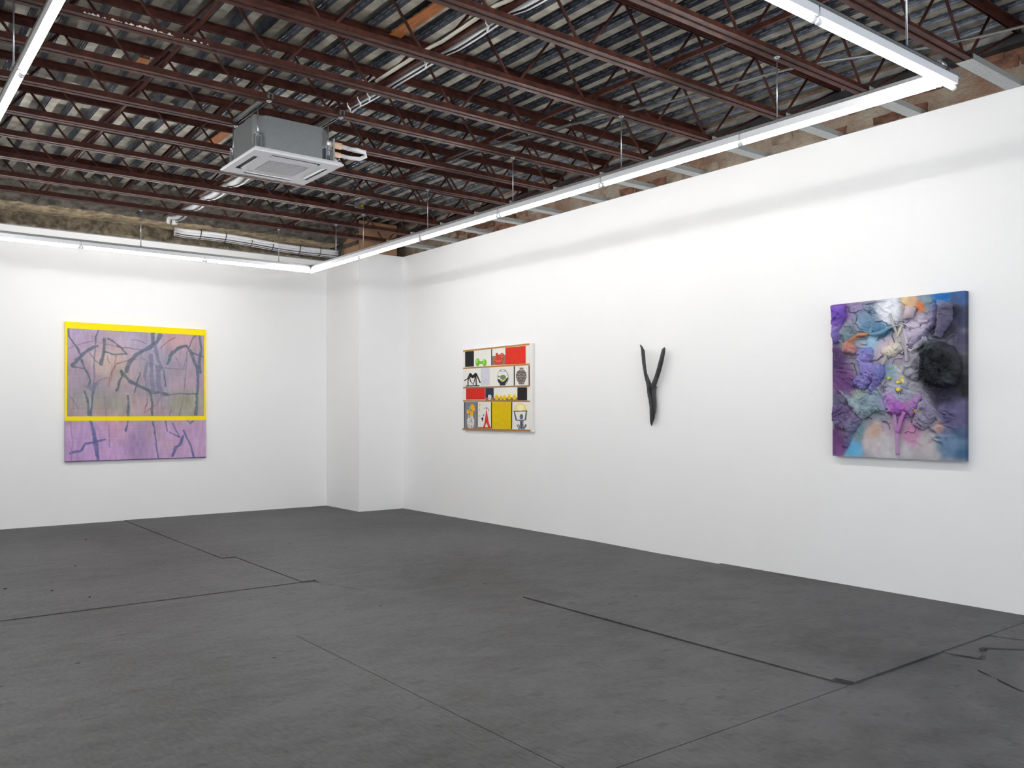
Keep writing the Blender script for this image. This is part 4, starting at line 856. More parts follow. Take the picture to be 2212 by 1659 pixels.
RELIEF_SPLATS=[(0.038,1.25,110,75,150,0.108),(0.016,0.807,80,55,100,0.135),(0.092,0.656,100,65,115,0.117),(0.038,0.411,95,90,120,0.126),(0.016,0.114,95,55,110,0.09),(0.081,0.076,118,74,128,0.063),(0.198,0.07,100,172,212,0.081),(0.229,0.216,120,150,160,0.072),(0.403,0.106,196,187,190,0.099),(0.383,0.219,192,166,154,0.063),(0.551,0.045,192,190,194,0.153),(0.694,0.197,192,138,175,0.099),(0.551,0.222,182,160,180,0.081),(0.833,0.118,184,178,180,0.108),(1.011,0.124,100,126,156,0.108),(1.054,0.363,92,88,124,0.135),(0.878,0.336,140,135,155,0.09),(0.932,0.287,194,160,148,0.045),(0.302,1.178,125,150,175,0.099),(0.502,1.226,238,242,250,0.099),(0.229,1.252,140,130,165,0.081),(0.145,1.016,110,130,140,0.072),(0.332,1.08,95,130,160,0.081),(0.423,1.044,80,130,165,0.081),(0.694,1.263,216,178,142,0.054),(0.769,1.215,216,118,70,0.034),(0.666,1.285,222,206,150,0.036),(0.833,1.24,130,150,165,0.063),(0.949,1.282,40,112,178,0.072),(1.08,1.277,60,90,140,0.072),(1.08,1.11,55,60,85,0.081),(1.089,0.934,72,72,94,0.072),(0.967,1.031,50,50,65,0.09),(1.011,1.134,26,26,32,0.063),(0.949,0.72,28,30,34,0.162),(0.967,0.541,45,42,60,0.108),(0.86,0.877,60,70,75,0.072),(1.097,0.582,35,35,42,0.081),(0.722,1.05,192,182,202,0.108),(0.647,0.917,196,190,200,0.099),(0.463,0.9,196,180,196,0.09),(0.541,0.895,216,205,180,0.063),(0.353,0.954,150,182,202,0.072),(0.599,0.799,170,160,175,0.09),(0.522,0.709,140,166,182,0.072),(0.647,0.695,176,180,190,0.09),(0.353,0.457,140,160,170,0.108),(0.25,0.507,150,160,155,0.081),(0.599,0.52,160,166,186,0.081),(0.522,0.456,190,160,214,0.054),(0.599,0.409,176,110,190,0.072),(0.787,0.381,150,140,165,0.081),(0.787,0.394,226,182,50,0.018),(0.666,0.445,230,130,60,0.014),(0.638,0.621,236,210,90,0.022),(0.638,0.695,236,214,90,0.016),(0.551,0.736,200,214,90,0.018),(1.089,0.074,60,95,130,0.063),(1.08,0.231,70,90,120,0.063)]
RELIEF_CLOTHS=[
 ('purple_sleeve','purple sleeve',(112,82,186),0.05,[(0.0022,1.3083),(0.1263,1.2864),(0.1348,1.2024),(0.0974,1.1272),(0.076,1.06),(0.0835,1.03),(0.049,0.9584),(0.0142,0.9605),(0.0055,1.0057),(0.0022,1.0654)]),
 ('violet_garment','crumpled violet garment',(118,108,204),0.045,[(0.2295,0.9037),(0.3629,0.9247),(0.3831,0.8473),(0.3426,0.7921),(0.4826,0.7669),(0.4777,0.6917),(0.4431,0.6173),(0.3578,0.5194),(0.3324,0.5389),(0.373,0.6287),(0.3018,0.5538),(0.1771,0.6),(0.1981,0.6432),(0.2606,0.6993)]),
 ('orange_cuff','cuff sprayed orange and pink',(206,130,110),0.05,[(0.1028,0.9599),(0.1981,1.0123),(0.2502,1.0396),(0.3426,1.0406),(0.3324,1.0107),(0.2502,0.9971),(0.1981,0.9686),(0.2451,0.9318),(0.2399,0.8547),(0.1188,0.8757)]),
 ('lavender_sleeve','long lavender sleeve',(158,150,186),0.07,[(0.9095,1.2594),(0.9759,1.2526),(1.0301,1.2116),(1.0214,1.0886),(0.9759,1.0124),(0.9317,0.9513),(0.8889,0.965),(0.905,1.0536),(0.9157,1.1602)]),
 ('twisted_sleeve','twisted lavender sleeve with an orange patch',(150,140,180),0.045,[(0.8646,1.2325),(0.9139,1.2321),(0.905,1.0536),(0.8419,0.9953),(0.7502,0.9379),(0.6942,0.8956),(0.6754,0.9335),(0.6942,0.9691),(0.7871,1.0083),(0.8328,1.0683),(0.8465,1.1666)]),
 ('black_bundle','bulging black cloth bundle',(34,38,42),0.1,[(0.7917,0.8626),(0.8419,0.9095),(0.9317,0.9263),(1.0371,0.8886),(1.0759,0.7939),(1.0973,0.6964),(1.0544,0.5923),(0.9847,0.5585),(0.896,0.5828),(0.8146,0.6165),(0.7779,0.6722),(0.7917,0.7535)]),
 ('grey_flap','grey cloth flap',(150,152,166),0.04,[(0.647,0.7598),(0.7223,0.8206),(0.7917,0.8717),(0.81,0.789),(0.7871,0.69),(0.7502,0.6274),(0.6848,0.6385),(0.628,0.6865)]),
 ('blue_cloth','blue-grey draped cloth',(134,156,170),0.045,[(0.049,0.5784),(0.1028,0.5577),(0.1981,0.4976),(0.3018,0.5202),(0.4629,0.513),(0.5023,0.3762),(0.373,0.3667),(0.2915,0.3089),(0.219,0.3616),(0.1348,0.4886)]),
 ('violet_flap','violet cloth flap',(176,112,192),0.05,[(0.5023,0.5406),(0.5413,0.5586),(0.5993,0.4645),(0.6375,0.4271),(0.7129,0.4909),(0.7917,0.5172),(0.7687,0.4264),(0.7148,0.3295),(0.6565,0.3809),(0.5897,0.353),(0.5121,0.3715)]),
 ('grey_pouch','grey pouch with yellow spots',(140,134,160),0.04,[(0.7687,0.4446),(0.8146,0.4896),(0.9139,0.3987),(0.9157,0.345),(0.8781,0.2908),(0.8055,0.2266),(0.7223,0.2618),(0.7223,0.3167)]),
 ('cream_cloth','cream cloth patch',(206,198,180),0.03,[(0.4629,0.9187),(0.5993,0.9476),(0.6375,0.8804),(0.5607,0.8288),(0.4826,0.8234),(0.4431,0.8631)]),
 ('plum_cloth','plum bunched cloth',(92,72,116),0.03,[(0.0033,0.4307),(0.1242,0.4496),(0.2295,0.3907),(0.2812,0.3136),(0.1981,0.1868),(0.1454,0.0685),(0.0974,0.0767),(0.1242,0.2146),(0.0382,0.2329),(0.0033,0.3117)]),
]
RELIEF_STRAPS=[([(0.5336,1.184),(0.5559,1.1092),(0.5897,1.0227),(0.6232,0.9415)],0.023,(184,190,186)),([(0.5023,1.0666),(0.5607,1.0714),(0.6356,1.0823)],0.02,(176,186,176)),([(0.6423,1.079),(0.6203,1.0297),(0.5993,0.9848)],0.022,(206,196,170)),([(0.6517,1.0459),(0.6612,0.9898),(0.6801,0.924)],0.023,(196,192,204)),([(0.6659,0.9065),(0.6716,0.8508),(0.6801,0.7859)],0.027,(180,174,190)),([(0.3831,1.0758),(0.373,1.0289),(0.4629,1.0319),(0.5413,1.0729)],0.031,(110,146,172)),([(0.5627,0.4089),(0.5762,0.3157),(0.5897,0.2042),(0.5974,0.0278)],0.031,(178,140,180)),([(0.6565,0.3809),(0.628,0.3068),(0.5993,0.2137)],0.034,(180,120,182)),([(0.4925,0.8793),(0.5023,0.8224),(0.4728,0.7673)],0.023,(170,176,160)),([(0.5413,0.4931),(0.5897,0.4274),(0.6184,0.3994)],0.02,(186,150,206)),([(0.5121,0.5404),(0.5607,0.4649),(0.5704,0.3902)],0.02,(200,180,214))]
RELIEF_ROLL=[(0.6659, 1.2338), (0.6423, 1.1206), (0.7548, 1.2069), (0.727, 1.1317)]
BRANCH_STROKES=[([(0.0326,1.7708),(0.0439,1.6584),(0.1009,1.5733),(0.1583,1.5003),(0.1871,1.4256)],0.0224,(92,106,126)),([(0.409,1.7741),(0.3736,1.6761),(0.3677,1.5735)],0.0174,(92,106,126)),([(0.0895,1.2831),(0.1813,1.4001),(0.2741,1.4927),(0.3913,1.5555)],0.0397,(92,106,126)),([(0.4802,1.6561),(0.4742,1.4887),(0.4386,1.3076)],0.0373,(92,106,126)),([(0.5279,1.6586),(0.6302,1.5862),(0.703,1.5377),(0.7641,1.4491)],0.0224,(92,106,126)),([(0.4861,1.4764),(0.606,1.4491),(0.7519,1.4551)],0.0224,(92,106,126)),([(0.7641,1.2142),(0.7887,1.3325),(0.9,1.4678),(1.0756,1.5679),(1.1519,1.638),(1.2159,1.7346)],0.0497,(92,106,126)),([(1.1137,1.7689),(1.1137,1.6228)],0.0373,(92,106,126)),([(1.1392,1.5841),(1.1775,1.3993),(1.2288,1.2676)],0.0422,(130,128,160)),([(1.3062,1.3505),(1.3712,1.5008),(1.463,1.5722),(1.5689,1.6178),(1.6356,1.5256),(1.6893,1.3638),(1.7298,1.3104)],0.0373,(92,106,126)),([(1.6089,1.6061),(1.649,1.7035),(1.7028,1.761)],0.0174,(92,106,126)),([(1.7569,1.764),(1.7772,1.5865),(1.7569,1.3661),(1.7705,1.2293)],0.0273,(92,106,126)),([(1.649,1.5125),(1.8113,1.4643)],0.0199,(92,106,126)),([(1.7298,1.3104),(1.7298,1.0364),(1.7163,0.8992),(1.7028,0.6254)],0.0422,(100,112,140)),([(0.6908,1.2251),(0.703,1.1475),(0.6665,1.0686),(0.6423,0.9644)],0.0323,(92,108,108)),([(0.6908,1.2121),(0.801,1.0846),(0.9,1.0342),(1.0125,0.9702),(1.1392,0.9323),(1.3062,0.9078)],0.0422,(92,108,108)),([(0.9374,1.206),(0.9,1.0736),(0.8627,0.9285)],0.0199,(92,106,126)),([(1.0756,0.9447),(1.101,0.7858),(1.101,0.6265)],0.0248,(92,108,108)),([(1.2803,0.8941),(1.463,0.9233),(1.7163,0.9266)],0.0174,(92,106,126)),([(0.2044,1.3629),(0.2276,1.2623),(0.2741,1.1875),(0.3032,1.0864),(0.2916,1.0225)],0.0224,(92,106,126)),([(0.0895,1.2705),(0.216,1.2493)],0.0174,(92,106,126)),([(0.3677,1.5224),(0.3501,1.3173),(0.356,1.1387),(0.3442,1.0108),(0.3208,0.8828),(0.3149,0.6024)],0.0174,(130,128,160)),([(0.2334,0.9453),(0.2741,0.8187),(0.2857,0.6152)],0.0248,(92,106,126)),([(0.3677,1.024),(0.3325,0.883),(0.3091,0.6151)],0.0224,(92,106,126)),([(0.2857,1.0097),(0.3442,0.9725),(0.3795,1.037)],0.0497,(130,128,160)),([(0.7764,0.8882),(0.7887,0.7577),(0.7825,0.6009)],0.0323,(92,106,126)),([(0.7764,0.5422),(0.7519,0.4054)],0.0298,(86,100,150)),([(0.3091,0.5259),(0.3442,0.398),(0.3677,0.2699),(0.3972,0.0261)],0.0472,(86,100,150)),([(0.4861,0.2867),(0.3442,0.2512),(0.2392,0.2345),(0.1929,0.1469),(0.0667,0.1126)],0.0248,(86,100,150)),([(1.1137,0.5202),(1.1392,0.3205),(1.1775,0.0266)],0.0199,(86,100,150)),([(1.5158,0.314),(1.4894,0.2196),(1.4236,0.1536),(1.3712,0.0338)],0.0373,(86,100,150)),([(1.529,0.3951),(1.6222,0.1895),(1.6759,0.0106)],0.0248,(86,100,150)),([(1.3712,0.5049),(1.4762,0.3011)],0.0149,(86,100,150)),([(1.5689,0.5441),(1.6222,0.4961),(1.6759,0.5435)],0.0199,(86,100,150)),([(1.3322,0.3709),(1.5026,0.2871)],0.0174,(86,100,150)),([(1.2803,0.5324),(1.3062,0.3847)],0.0149,(86,100,150)),([(1.3582,0.6798),(1.3322,0.6126)],0.0174,(130,128,160)),([(1.5822,1.5369),(1.5423,1.0329),(1.4762,0.6258)],0.0149,(130,128,160)),([(1.0883,1.4491),(1.0883,1.1572),(1.1137,0.9453)],0.0497,(130,128,160)),([(1.1775,1.2927),(1.1903,1.0264),(1.2159,0.92)],0.0571,(130,128,160)),([(1.2545,1.2417),(1.2803,1.0281)],0.0199,(92,106,126)),([(1.0251,1.3407),(1.0,1.155),(1.0125,0.9967)],0.0298,(130,128,160)),([(0.0326,1.4946),(0.1813,1.5646),(0.3442,1.6107)],0.0099,(158,104,116)),([(0.3795,1.6125),(0.606,1.5591),(0.9498,1.5226)],0.0099,(158,104,116)),([(0.6302,1.4307),(0.606,1.2744),(0.5459,1.1435),(0.5339,1.0143)],0.0112,(158,104,116)),([(0.51,1.4259),(0.5459,1.3241)],0.0099,(158,104,116)),([(0.6544,1.3149),(0.7519,1.3573),(0.8875,1.3885)],0.0099,(158,104,116)),([(0.356,1.0365),(0.4386,1.1151),(0.5339,1.1303)],0.0099,(158,104,116)),([(0.6544,1.3279),(0.5819,1.222),(0.5579,1.0922)],0.0099,(158,104,116)),([(0.8256,1.648),(0.9124,1.6524),(1.0251,1.6185)],0.0099,(158,104,116)),([(1.2031,1.5604),(1.3062,1.659),(1.4105,1.7317)],0.0124,(158,104,116)),([(1.4236,1.4355),(1.5026,1.2489),(1.5689,1.414)],0.0099,(158,104,116)),([(0.9498,1.4172),(1.0756,1.3425),(1.2416,1.2814),(1.5556,1.2776)],0.0099,(120,130,140)),([(0.2857,1.4678),(0.3795,1.3439),(0.4386,1.3076)],0.0099,(92,106,126)),([(0.0553,0.8797),(0.1583,0.704)],0.0087,(158,104,116)),([(0.4861,0.8848),(0.498,0.6275)],0.0112,(130,128,160)),([(1.0251,0.9175),(1.0377,0.7854),(0.9874,0.6531)],0.0112,(158,104,116)),([(1.2288,0.8935),(1.1519,0.7595),(1.0,0.6531)],0.0112,(158,104,116)),([(0.0667,0.5277),(0.0895,0.2504),(0.0781,0.0242)],0.0124,(170,125,170)),([(0.5339,0.4985),(0.5459,0.1759)],0.0112,(150,125,175))]
BRANCH_SPLATS=[(0.112,1.687,172,146,188,0.186),(0.582,1.661,178,150,176,0.186),(0.95,1.72,160,146,186,0.199),(1.397,1.717,196,142,150,0.174),(0.582,1.325,190,160,140,0.186),(0.17,1.197,160,134,158,0.186),(0.888,1.257,176,146,156,0.186),(1.139,1.358,146,142,170,0.224),(1.529,1.358,158,138,158,0.174),(1.177,1.026,128,124,152,0.186),(0.403,0.781,148,152,122,0.161),(0.17,0.818,140,132,142,0.186),(0.642,0.757,158,150,128,0.149),(0.534,0.95,142,130,158,0.174),(0.95,0.732,178,144,150,0.161),(1.529,0.775,150,148,118,0.161),(1.463,1.058,176,142,166,0.161),(1.73,1.173,168,136,160,0.124),(0.415,0.666,172,118,128,0.099),(0.112,0.653,170,140,140,0.112),(0.606,1.041,180,146,130,0.099),(1.076,1.687,170,150,180,0.124),(0.228,0.374,182,142,190,0.224),(0.642,0.459,196,140,160,0.149),(0.888,0.299,146,120,164,0.186),(1.076,0.388,176,146,160,0.112),(1.463,0.355,180,140,176,0.186),(1.73,0.146,190,150,190,0.186),(0.582,0.136,188,142,192,0.186),(0.112,0.099,180,138,192,0.149),(1.267,0.158,182,142,182,0.161),(1.293,0.197,190,156,150,0.075)]
FORK_TRUNK=[(0.0249,-0.0307,0.0483),(0.0179,-0.0696,0.0434),(0.0196,-0.1153,0.0412),(0.0284,-0.1676,0.0393),(0.0355,-0.2198,0.038),(0.0337,-0.2784,0.0354),(0.0267,-0.3306,0.0309),(0.0205,-0.3763,0.0257),(0.0126,-0.4089,0.0187),(0.0091,-0.4449,0.0051)]
FORK_LEFT=[(-0.114,0.4239,0.0045),(-0.096,0.4004,0.0109),(-0.0754,0.3531,0.0187),(-0.0691,0.2936,0.0199),(-0.0637,0.2276,0.0193),(-0.053,0.1615,0.0187),(-0.0423,0.1086,0.0199),(-0.0246,0.0622,0.0238),(-0.0051,0.0158,0.0277),(0.0091,-0.0368,0.029)]
FORK_RIGHT=[(0.2119,0.373,0.0084),(0.2017,0.3556,0.0206),(0.1914,0.3125,0.0245),(0.1726,0.2491,0.027),(0.1502,0.1857,0.0277),(0.1244,0.1157,0.0277),(0.0983,0.0583,0.027),(0.0757,0.0136,0.027),(0.053,-0.0313,0.027)]

AW, AH = 1.848, 1.858
p1 = thing('painting', 'square purple painting with a yellow frame band on the left wall', 'painting', (2.32, D1, .839))
b = MB(); b.box(.004, AW - .004, -.033, -.002, .004, AH - .004); link('stretcher', b, M['stretcher'], p1)
nu = nv = 440
U, Z = np.meshgrid(np.linspace(0, AW, nu), np.linspace(0, AH, nv), indexing='ij')
def splat(U, Z, S, base, sc=1.0):
    wsum = np.full(U.shape, .02); acc = np.stack([wsum * c for c in base], -1)
    for u, z, r_, g_, b_, rad in S:
        wt = np.exp(-((U - u) ** 2 + (Z - z) ** 2) / (2 * (rad * sc) ** 2)) + 1e-5
        wsum = wsum + wt; acc = acc + wt[..., None] * np.array([r_, g_, b_], float)
    return acc / wsum[..., None]
Uw = U + .12 * (fbm(U * 3, Z * 3, 3) - .5); Zw = Z + .12 * (fbm(U * 3, Z * 3, 13) - .5)
C = splat(Uw, Zw, BRANCH_SPLATS, (168, 140, 165), .75)
C = C * .9 + 36 + ((fbm(U * 7, Z * 5, 41) - .5) * 30)[..., None] + ((fbm(U * 40, Z * 9, 43, 2) - .5) * 22)[..., None]
inner = (U > .023) & (U < AW - .028) & (Z > .601) & (Z < 1.772)
low = Z < .545
def seg_dist(U, Z, pts, wob):
    d = np.full(U.shape, 9.0)
    for (x0, z0), (x1, z1) in zip(pts[:-1], pts[1:]):
        dx, dz = x1 - x0, z1 - z0; t = np.clip(((U - x0) * dx + (Z - z0) * dz) / (dx * dx + dz * dz + 1e-9), 0, 1)
        d = np.minimum(d, np.hypot(U - x0 - t * dx, Z - z0 - t * dz))
    return d
wn = fbm(U * 12, Z * 12, 77, 3)
for pts, wd, c_ in BRANCH_STROKES:
    us = [p[0] for p in pts]; zs = [p[1] for p in pts]
    i0 = max(0, int((min(us) - .06) / AW * (nu - 1))); i1 = min(nu, int((max(us) + .06) / AW * (nu - 1)) + 2)
    j0 = max(0, int((min(zs) - .06) / AH * (nv - 1))); j1 = min(nv, int((max(zs) + .06) / AH * (nv - 1)) + 2)
    sl = (slice(i0, i1), slice(j0, j1))
    d = seg_dist(U[sl] + .02 * (wn[sl] - .5), Z[sl] + .03 * (fbm(U[sl] * 10, Z[sl] * 10, 83, 3) - .5), pts, 0)
    h_ = wd / 2 * (.35 + 1.35 * wn[sl])
    a_ = np.clip((h_ - d) / .008 + .5, 0, 1) * (.60 + .4 * fbm(U[sl] * 9, Z[sl] * 30, 71, 2))
    C[sl] = C[sl] * (1 - a_[..., None]) + np.array(c_, float) * a_[..., None]
# muted grey veil inside the frame, cleaner violet below
gy = C.mean(-1, keepdims=True)
C = np.where(inner[..., None], C * .74 + gy * .20 + 4, C)
C = np.where(low[..., None], C * .82 + gy * .16 + np.array([6, 2, 10.]), C)
frame = (~inner) & (~low)
C[frame] = (255, 230, 4)
C[low & (Z < .012)] = (96, 70, 120)
rim = (U < .004) | (U > AW - .004)
V = np.stack([U, np.full(U.shape, -.0355), Z], -1).reshape(-1, 3)
me = grid_mesh('canvas', V, nu, nv, s2l_np(C).reshape(-1, 3))
m1 = pigment_mat('mesh_printed_paint', .75)
nt = m1.node_tree; bs_ = nt.nodes['Principled BSDF']; vc = [n for n in nt.nodes if n.type == 'VERTEX_COLOR'][0]
tc = nt.nodes.new('ShaderNodeTexCoord'); mp = nt.nodes.new('ShaderNodeMapping'); mp.inputs['Scale'].default_value = (74, 1, 60)
nt.links.new(tc.outputs['Object'], mp.inputs['Vector'])
sep = nt.nodes.new('ShaderNodeSeparateXYZ'); nt.links.new(mp.outputs['Vector'], sep.inputs[0])
def mth(op, *a):
    n = nt.nodes.new('ShaderNodeMath'); n.operation = op
    for i, x in enumerate(a):
        if isinstance(x, (int, float)): n.inputs[i].default_value = x
        else: nt.links.new(x, n.inputs[i])
    return n.outputs[0]
row = mth('FLOOR', sep.outputs['Z']); off = mth('MULTIPLY', mth('MODULO', row, 2.0), .5)
fx = mth('SUBTRACT', mth('FRACT', mth('ADD', sep.outputs['X'], off)), .5); fz = mth('SUBTRACT', mth('FRACT', sep.outputs['Z']), .5)
dd = mth('ADD', mth('MULTIPLY', fx, fx), mth('MULTIPLY', fz, fz))
dot = mth('LESS_THAN', dd, .07)
# no dots on the flat yellow band
osep = nt.nodes.new('ShaderNodeSeparateXYZ'); nt.links.new(tc.outputs['Object'], osep.inputs[0])
inX = mth('MULTIPLY', mth('GREATER_THAN', osep.outputs['X'], .023), mth('LESS_THAN', osep.outputs['X'], AW - .028))
inZ = mth('MULTIPLY', mth('GREATER_THAN', osep.outputs['Z'], .601), mth('LESS_THAN', osep.outputs['Z'], 1.772))
msk = mth('MAXIMUM', mth('MULTIPLY', inX, inZ), mth('LESS_THAN', osep.outputs['Z'], .545))
mx = nt.nodes.new('ShaderNodeMix'); mx.data_type = 'RGBA'; mx.blend_type = 'MULTIPLY'
nt.links.new(mth('MULTIPLY', mth('MULTIPLY', dot, msk), .40), mx.inputs['Factor'])
nt.links.new(vc.outputs['Color'], mx.inputs['A']); mx.inputs['B'].default_value = (.42, .36, .46, 1)
nt.links.new(mx.outputs['Result'], bs_.inputs['Base Color'])
link('canvas', me, m1, p1)
M['art_yellow'] = mat('cadmium_yellow_paint', rgb(255, 230, 4), .6)
M['art_plum'] = mat('plum_canvas_edge', rgb(118, 94, 128), .8)
b = MB(); b.box(0, .004, -.0352, -.002, .545, AH); b.box(AW - .004, AW, -.0352, -.002, .545, AH); b.box(.004, AW - .004, -.0352, -.002, AH - .004, AH)
f_ = link('frame_edge', b, M['art_yellow'], p1); f_['label'] = 'yellow painted canvas edge'
b = MB(); b.box(0, .004, -.0352, -.002, 0, .545); b.box(AW - .004, AW, -.0352, -.002, 0, .545); b.box(.004, AW - .004, -.0352, -.002, 0, .004)
f_ = link('lower_edge', b, M['art_plum'], p1); f_['label'] = 'plum canvas edge'

# ------------------------------------------------------------------ art: painted shelf picture
p2 = thing('painting', 'picture of shelves with vases, red chair and yellow eggs on the right wall', 'painting', (D2, 9.871, 1.252))
b = MB(); b.box(-.038, -.002, -1.525, -.004, .0, 1.108); link('canvas', b, M['canvas_white'], p2)
flat_cache = {}
def flat_mat(c_):
    if c_ not in flat_cache: flat_cache[c_] = mat('paint_%d_%d_%d' % c_, rgb(*c_), .75, noise=.08, scale=18, spec=.2)
    return flat_cache[c_]
from mathutils.geometry import tessellate_polygon
for nm, c_, lay, lb, polys in SHELF_SHAPES:
    b = MB()
    for ip, pt in enumerate(polys.split(';')):
        xf = -.038 - .0008 * lay - .00012 * (ip % 12)
        P2 = [tuple(float(k) for k in q.split(',')) for q in pt.split()]
        a = sum(P2[i][0] * P2[(i + 1) % len(P2)][1] - P2[(i + 1) % len(P2)][0] * P2[i][1] for i in range(len(P2)))
        if a < 0: P2 = P2[::-1]
        n = len(P2)
        v = [(xf, -u, z) for u, z in P2] + [(-.0378, -u, z) for u, z in P2]
        tri = tessellate_polygon([[Vector((u, z, 0)) for u, z in P2]])
        fs = []
        for t in tri:
            p_, q_, r_ = (Vector(P2[k]) for k in t)
            fs.append(tuple(t) if (q_ - p_).cross(r_ - p_) > 0 else tuple(t)[::-1])
        fs += [(i, n + i, n + (i + 1) % n, (i + 1) % n) for i in range(n)]
        b.add(v, fs)
    o = link(nm, b, flat_mat(c_), p2)
    if lb: o['label'] = lb

# ------------------------------------------------------------------ art: charred forked branch
br = thing('branch_sculpture', 'charred black forked branch mounted upright on the right wall', 'sculpture', (D2, 6.35, 1.8))
def limb(name, pts, x0s, seed):
    P2 = []; rr = []
    n = len(pts); rs = np.random.RandomState(seed)
    for i in range((n - 1) * 5 + 1):
        k = min(i // 5, n - 2); t = (i - k * 5) / 5
        u, z, r_ = (pts[k][q] * (1 - t) + pts[k + 1][q] * t for q in range(3))
        x = x0s[0] + (x0s[1] - x0s[0]) * i / ((n - 1) * 5)
        P2.append((x, -u, z)); rr.append(r_)
    N = 20; rings = []
    for i, (p, r_) in enumerate(zip(P2, rr)):
        ring = []
        for k in range(N):
            a = 2 * PI * k / N
            groove = 1 + .10 * math.cos(2 * a + seed + i * .07) - .26 * max(0, math.cos(3 * a + seed + i * .05)) ** 6 - .52 * max(0, math.cos(a - 2.6 - .4 * seed - i * .02)) ** 16
            q = r_ * groove * (1 + .10 * (rs.rand() - .5))
            ring.append((p[0] + q * math.cos(a), p[1] + q * math.sin(a), p[2] + r_ * .35 * math.sin(a + seed) * (1 if i in (0, len(P2) - 1) else .2)))
        rings.append(ring)
    b = MB(); v = [q for r_ in rings for q in r_]; f = []
    for i in range(len(rings) - 1):
        for k in range(N):
            f.append((i * N + k, i * N + (k + 1) % N, (i + 1) * N + (k + 1) % N, (i + 1) * N + k))
    f = [q[::-1] for q in f]
    b.add(v, f, True)
    b.add(rings[0], [tuple(range(N))]); b.add(rings[-1], [tuple(range(N))[::-1]])
    return link(name, b, M['char'], br)
limb('trunk', [(.030, .005, .010), (.029, -.012, .024)] + FORK_TRUNK, (-.050, -.035), 1)
limb('limb', FORK_LEFT + [(.010, -.075, .019), (.012, -.115, .012), (.013, -.15, .004)], (-.080, -.066), 2)
limb('limb', FORK_RIGHT + [(.040, -.065, .017), (.036, -.10, .011), (.033, -.135, .004)], (-.060, -.058), 4)
b = MB(); b.tube([(-.03, -.02, -.15), (.0, -.02, -.15)], .006, 8); b.tube([(-.03, -.028, -.3), (.0, -.028, -.3)], .006, 8); link('mounting_pin', b, M['dark_steel'], br)

# ------------------------------------------------------------------ art: cloth relief
RW, RH, RT = 1.115, 1.307, .062
p3 = thing('relief_painting', 'tall relief of crumpled painted cloth in violet, blue and black on the right wall', 'painting', (D2, 4.198, 1.122))
def to_wall(U, H, Z): return np.stack([-(RT + H), -U, Z], -1).reshape(-1, 3)
nu, nv = 330, 386
U, Z = np.meshgrid(np.linspace(0, RW, nu), np.linspace(0, RH, nv), indexing='ij')
def relief_col(U, Z):
    Uw = U + .10 * (fbm(U * 6, Z * 6, 5) - .5); Zw = Z + .10 * (fbm(U * 6, Z * 6, 15) - .5)
    c_ = splat(Uw, Zw, RELIEF_SPLATS, (150, 148, 162), .42)
    return c_ + ((fbm(U * 26, Z * 26, 61, 3) - .5) * 26)[..., None]
def wrinkle(U, Z, seed, f1=7, amp=1.0):
    wx = fbm(U * f1, Z * f1, seed, 3) * 3.2; wy = fbm(U * f1, Z * f1, seed + 20, 3) * 3.2
    r1 = 1 - np.abs(2 * fbm(U * f1 * 1.6 + wx, Z * f1 * 1.1 + wy, seed + 40, 3) - 1)
    r2 = 1 - np.abs(2 * fbm(U * f1 * 3.4 + wy, Z * f1 * 2.6 + wx, seed + 50, 2) - 1)
    return amp * (np.clip((r1 - .70) / .28, 0, 1) ** .8 * .7 + np.clip((r2 - .68) / .3, 0, 1) ** .8 * .35)
wr = wrinkle(U * .8 + .3 * Z, Z, 2, 5) * np.clip(3.2 * fbm(U * 4, Z * 4, 33, 2) - 1.0, .12, 1.2) + .25 * wrinkle(U, Z, 12, 15) * np.clip(4 * fbm(U * 6, Z * 6, 35, 2) - 1.9, 0, 1)
top = np.clip((Z - .17 - .10 * np.sin(U * 5)) / .14, 0, 1) * np.clip((RW - U - .05) / .08, .0, 1)
edge = np.minimum(np.minimum(U, RW - U), np.minimum(Z, RH - Z))
Hh = (.032 * wr * top + .0016 * fbm(U * 40, Z * 40, 8, 2)) * np.clip(edge / .015, 0, 1)
me = grid_mesh('canvas', to_wall(U, Hh, Z), nu, nv, s2l_np(relief_col(U, Z)).reshape(-1, 3))
PM = pigment_mat('sprayed_cloth_pigment', .8, .001, 240)
link('canvas', me, PM, p3)
b = MB(); b.box(-RT, -.002, -RW, 0, 0, RH)
# canvas edges carry the colours round the sides
def edge_strip(fixed, horiz):
    n = 120; t = np.linspace(0, RH if not horiz else RW, n)
    D, T2 = np.meshgrid(np.array([-RT + .0005, -.002]), t, indexing='ij')
    u = np.full(T2.shape, fixed) if not horiz else T2; z = T2 if not horiz else np.full(T2.shape, fixed)
    V = np.stack([D, -u, z], -1).reshape(-1, 3); uc = np.clip(u, .01, RW - .01); zc2 = np.clip(z, .01, RH - .01)
    return grid_mesh('canvas_edge', V, 2, n, s2l_np(relief_col(uc, zc2) * .9).reshape(-1, 3))
for fx_, hz in ((RW, False), (0, False), (0, True), (RH, True)):
    link('canvas_edge', edge_strip(fx_, hz), PM, p3)
b = MB(); b.box(-RT + .004, -.002, -RW + .003, -.003, .003, RH - .003); link('stretcher', b, M['stretcher'], p3)
def poly_dist(U, Z, P2):
    """signed distance, positive inside"""
    d = seg_dist(U, Z, P2 + [P2[0]], 0); ins = np.zeros(U.shape, bool)
    n = len(P2)
    for i in range(n):
        (x0, z0), (x1, z1) = P2[i], P2[(i + 1) % n]
        c_ = ((z0 > Z) != (z1 > Z)) & (U < (x1 - x0) * (Z - z0) / (z1 - z0 + 1e-12) + x0)
        ins ^= c_
    return np.where(ins, d, -d)
st_ = .0042
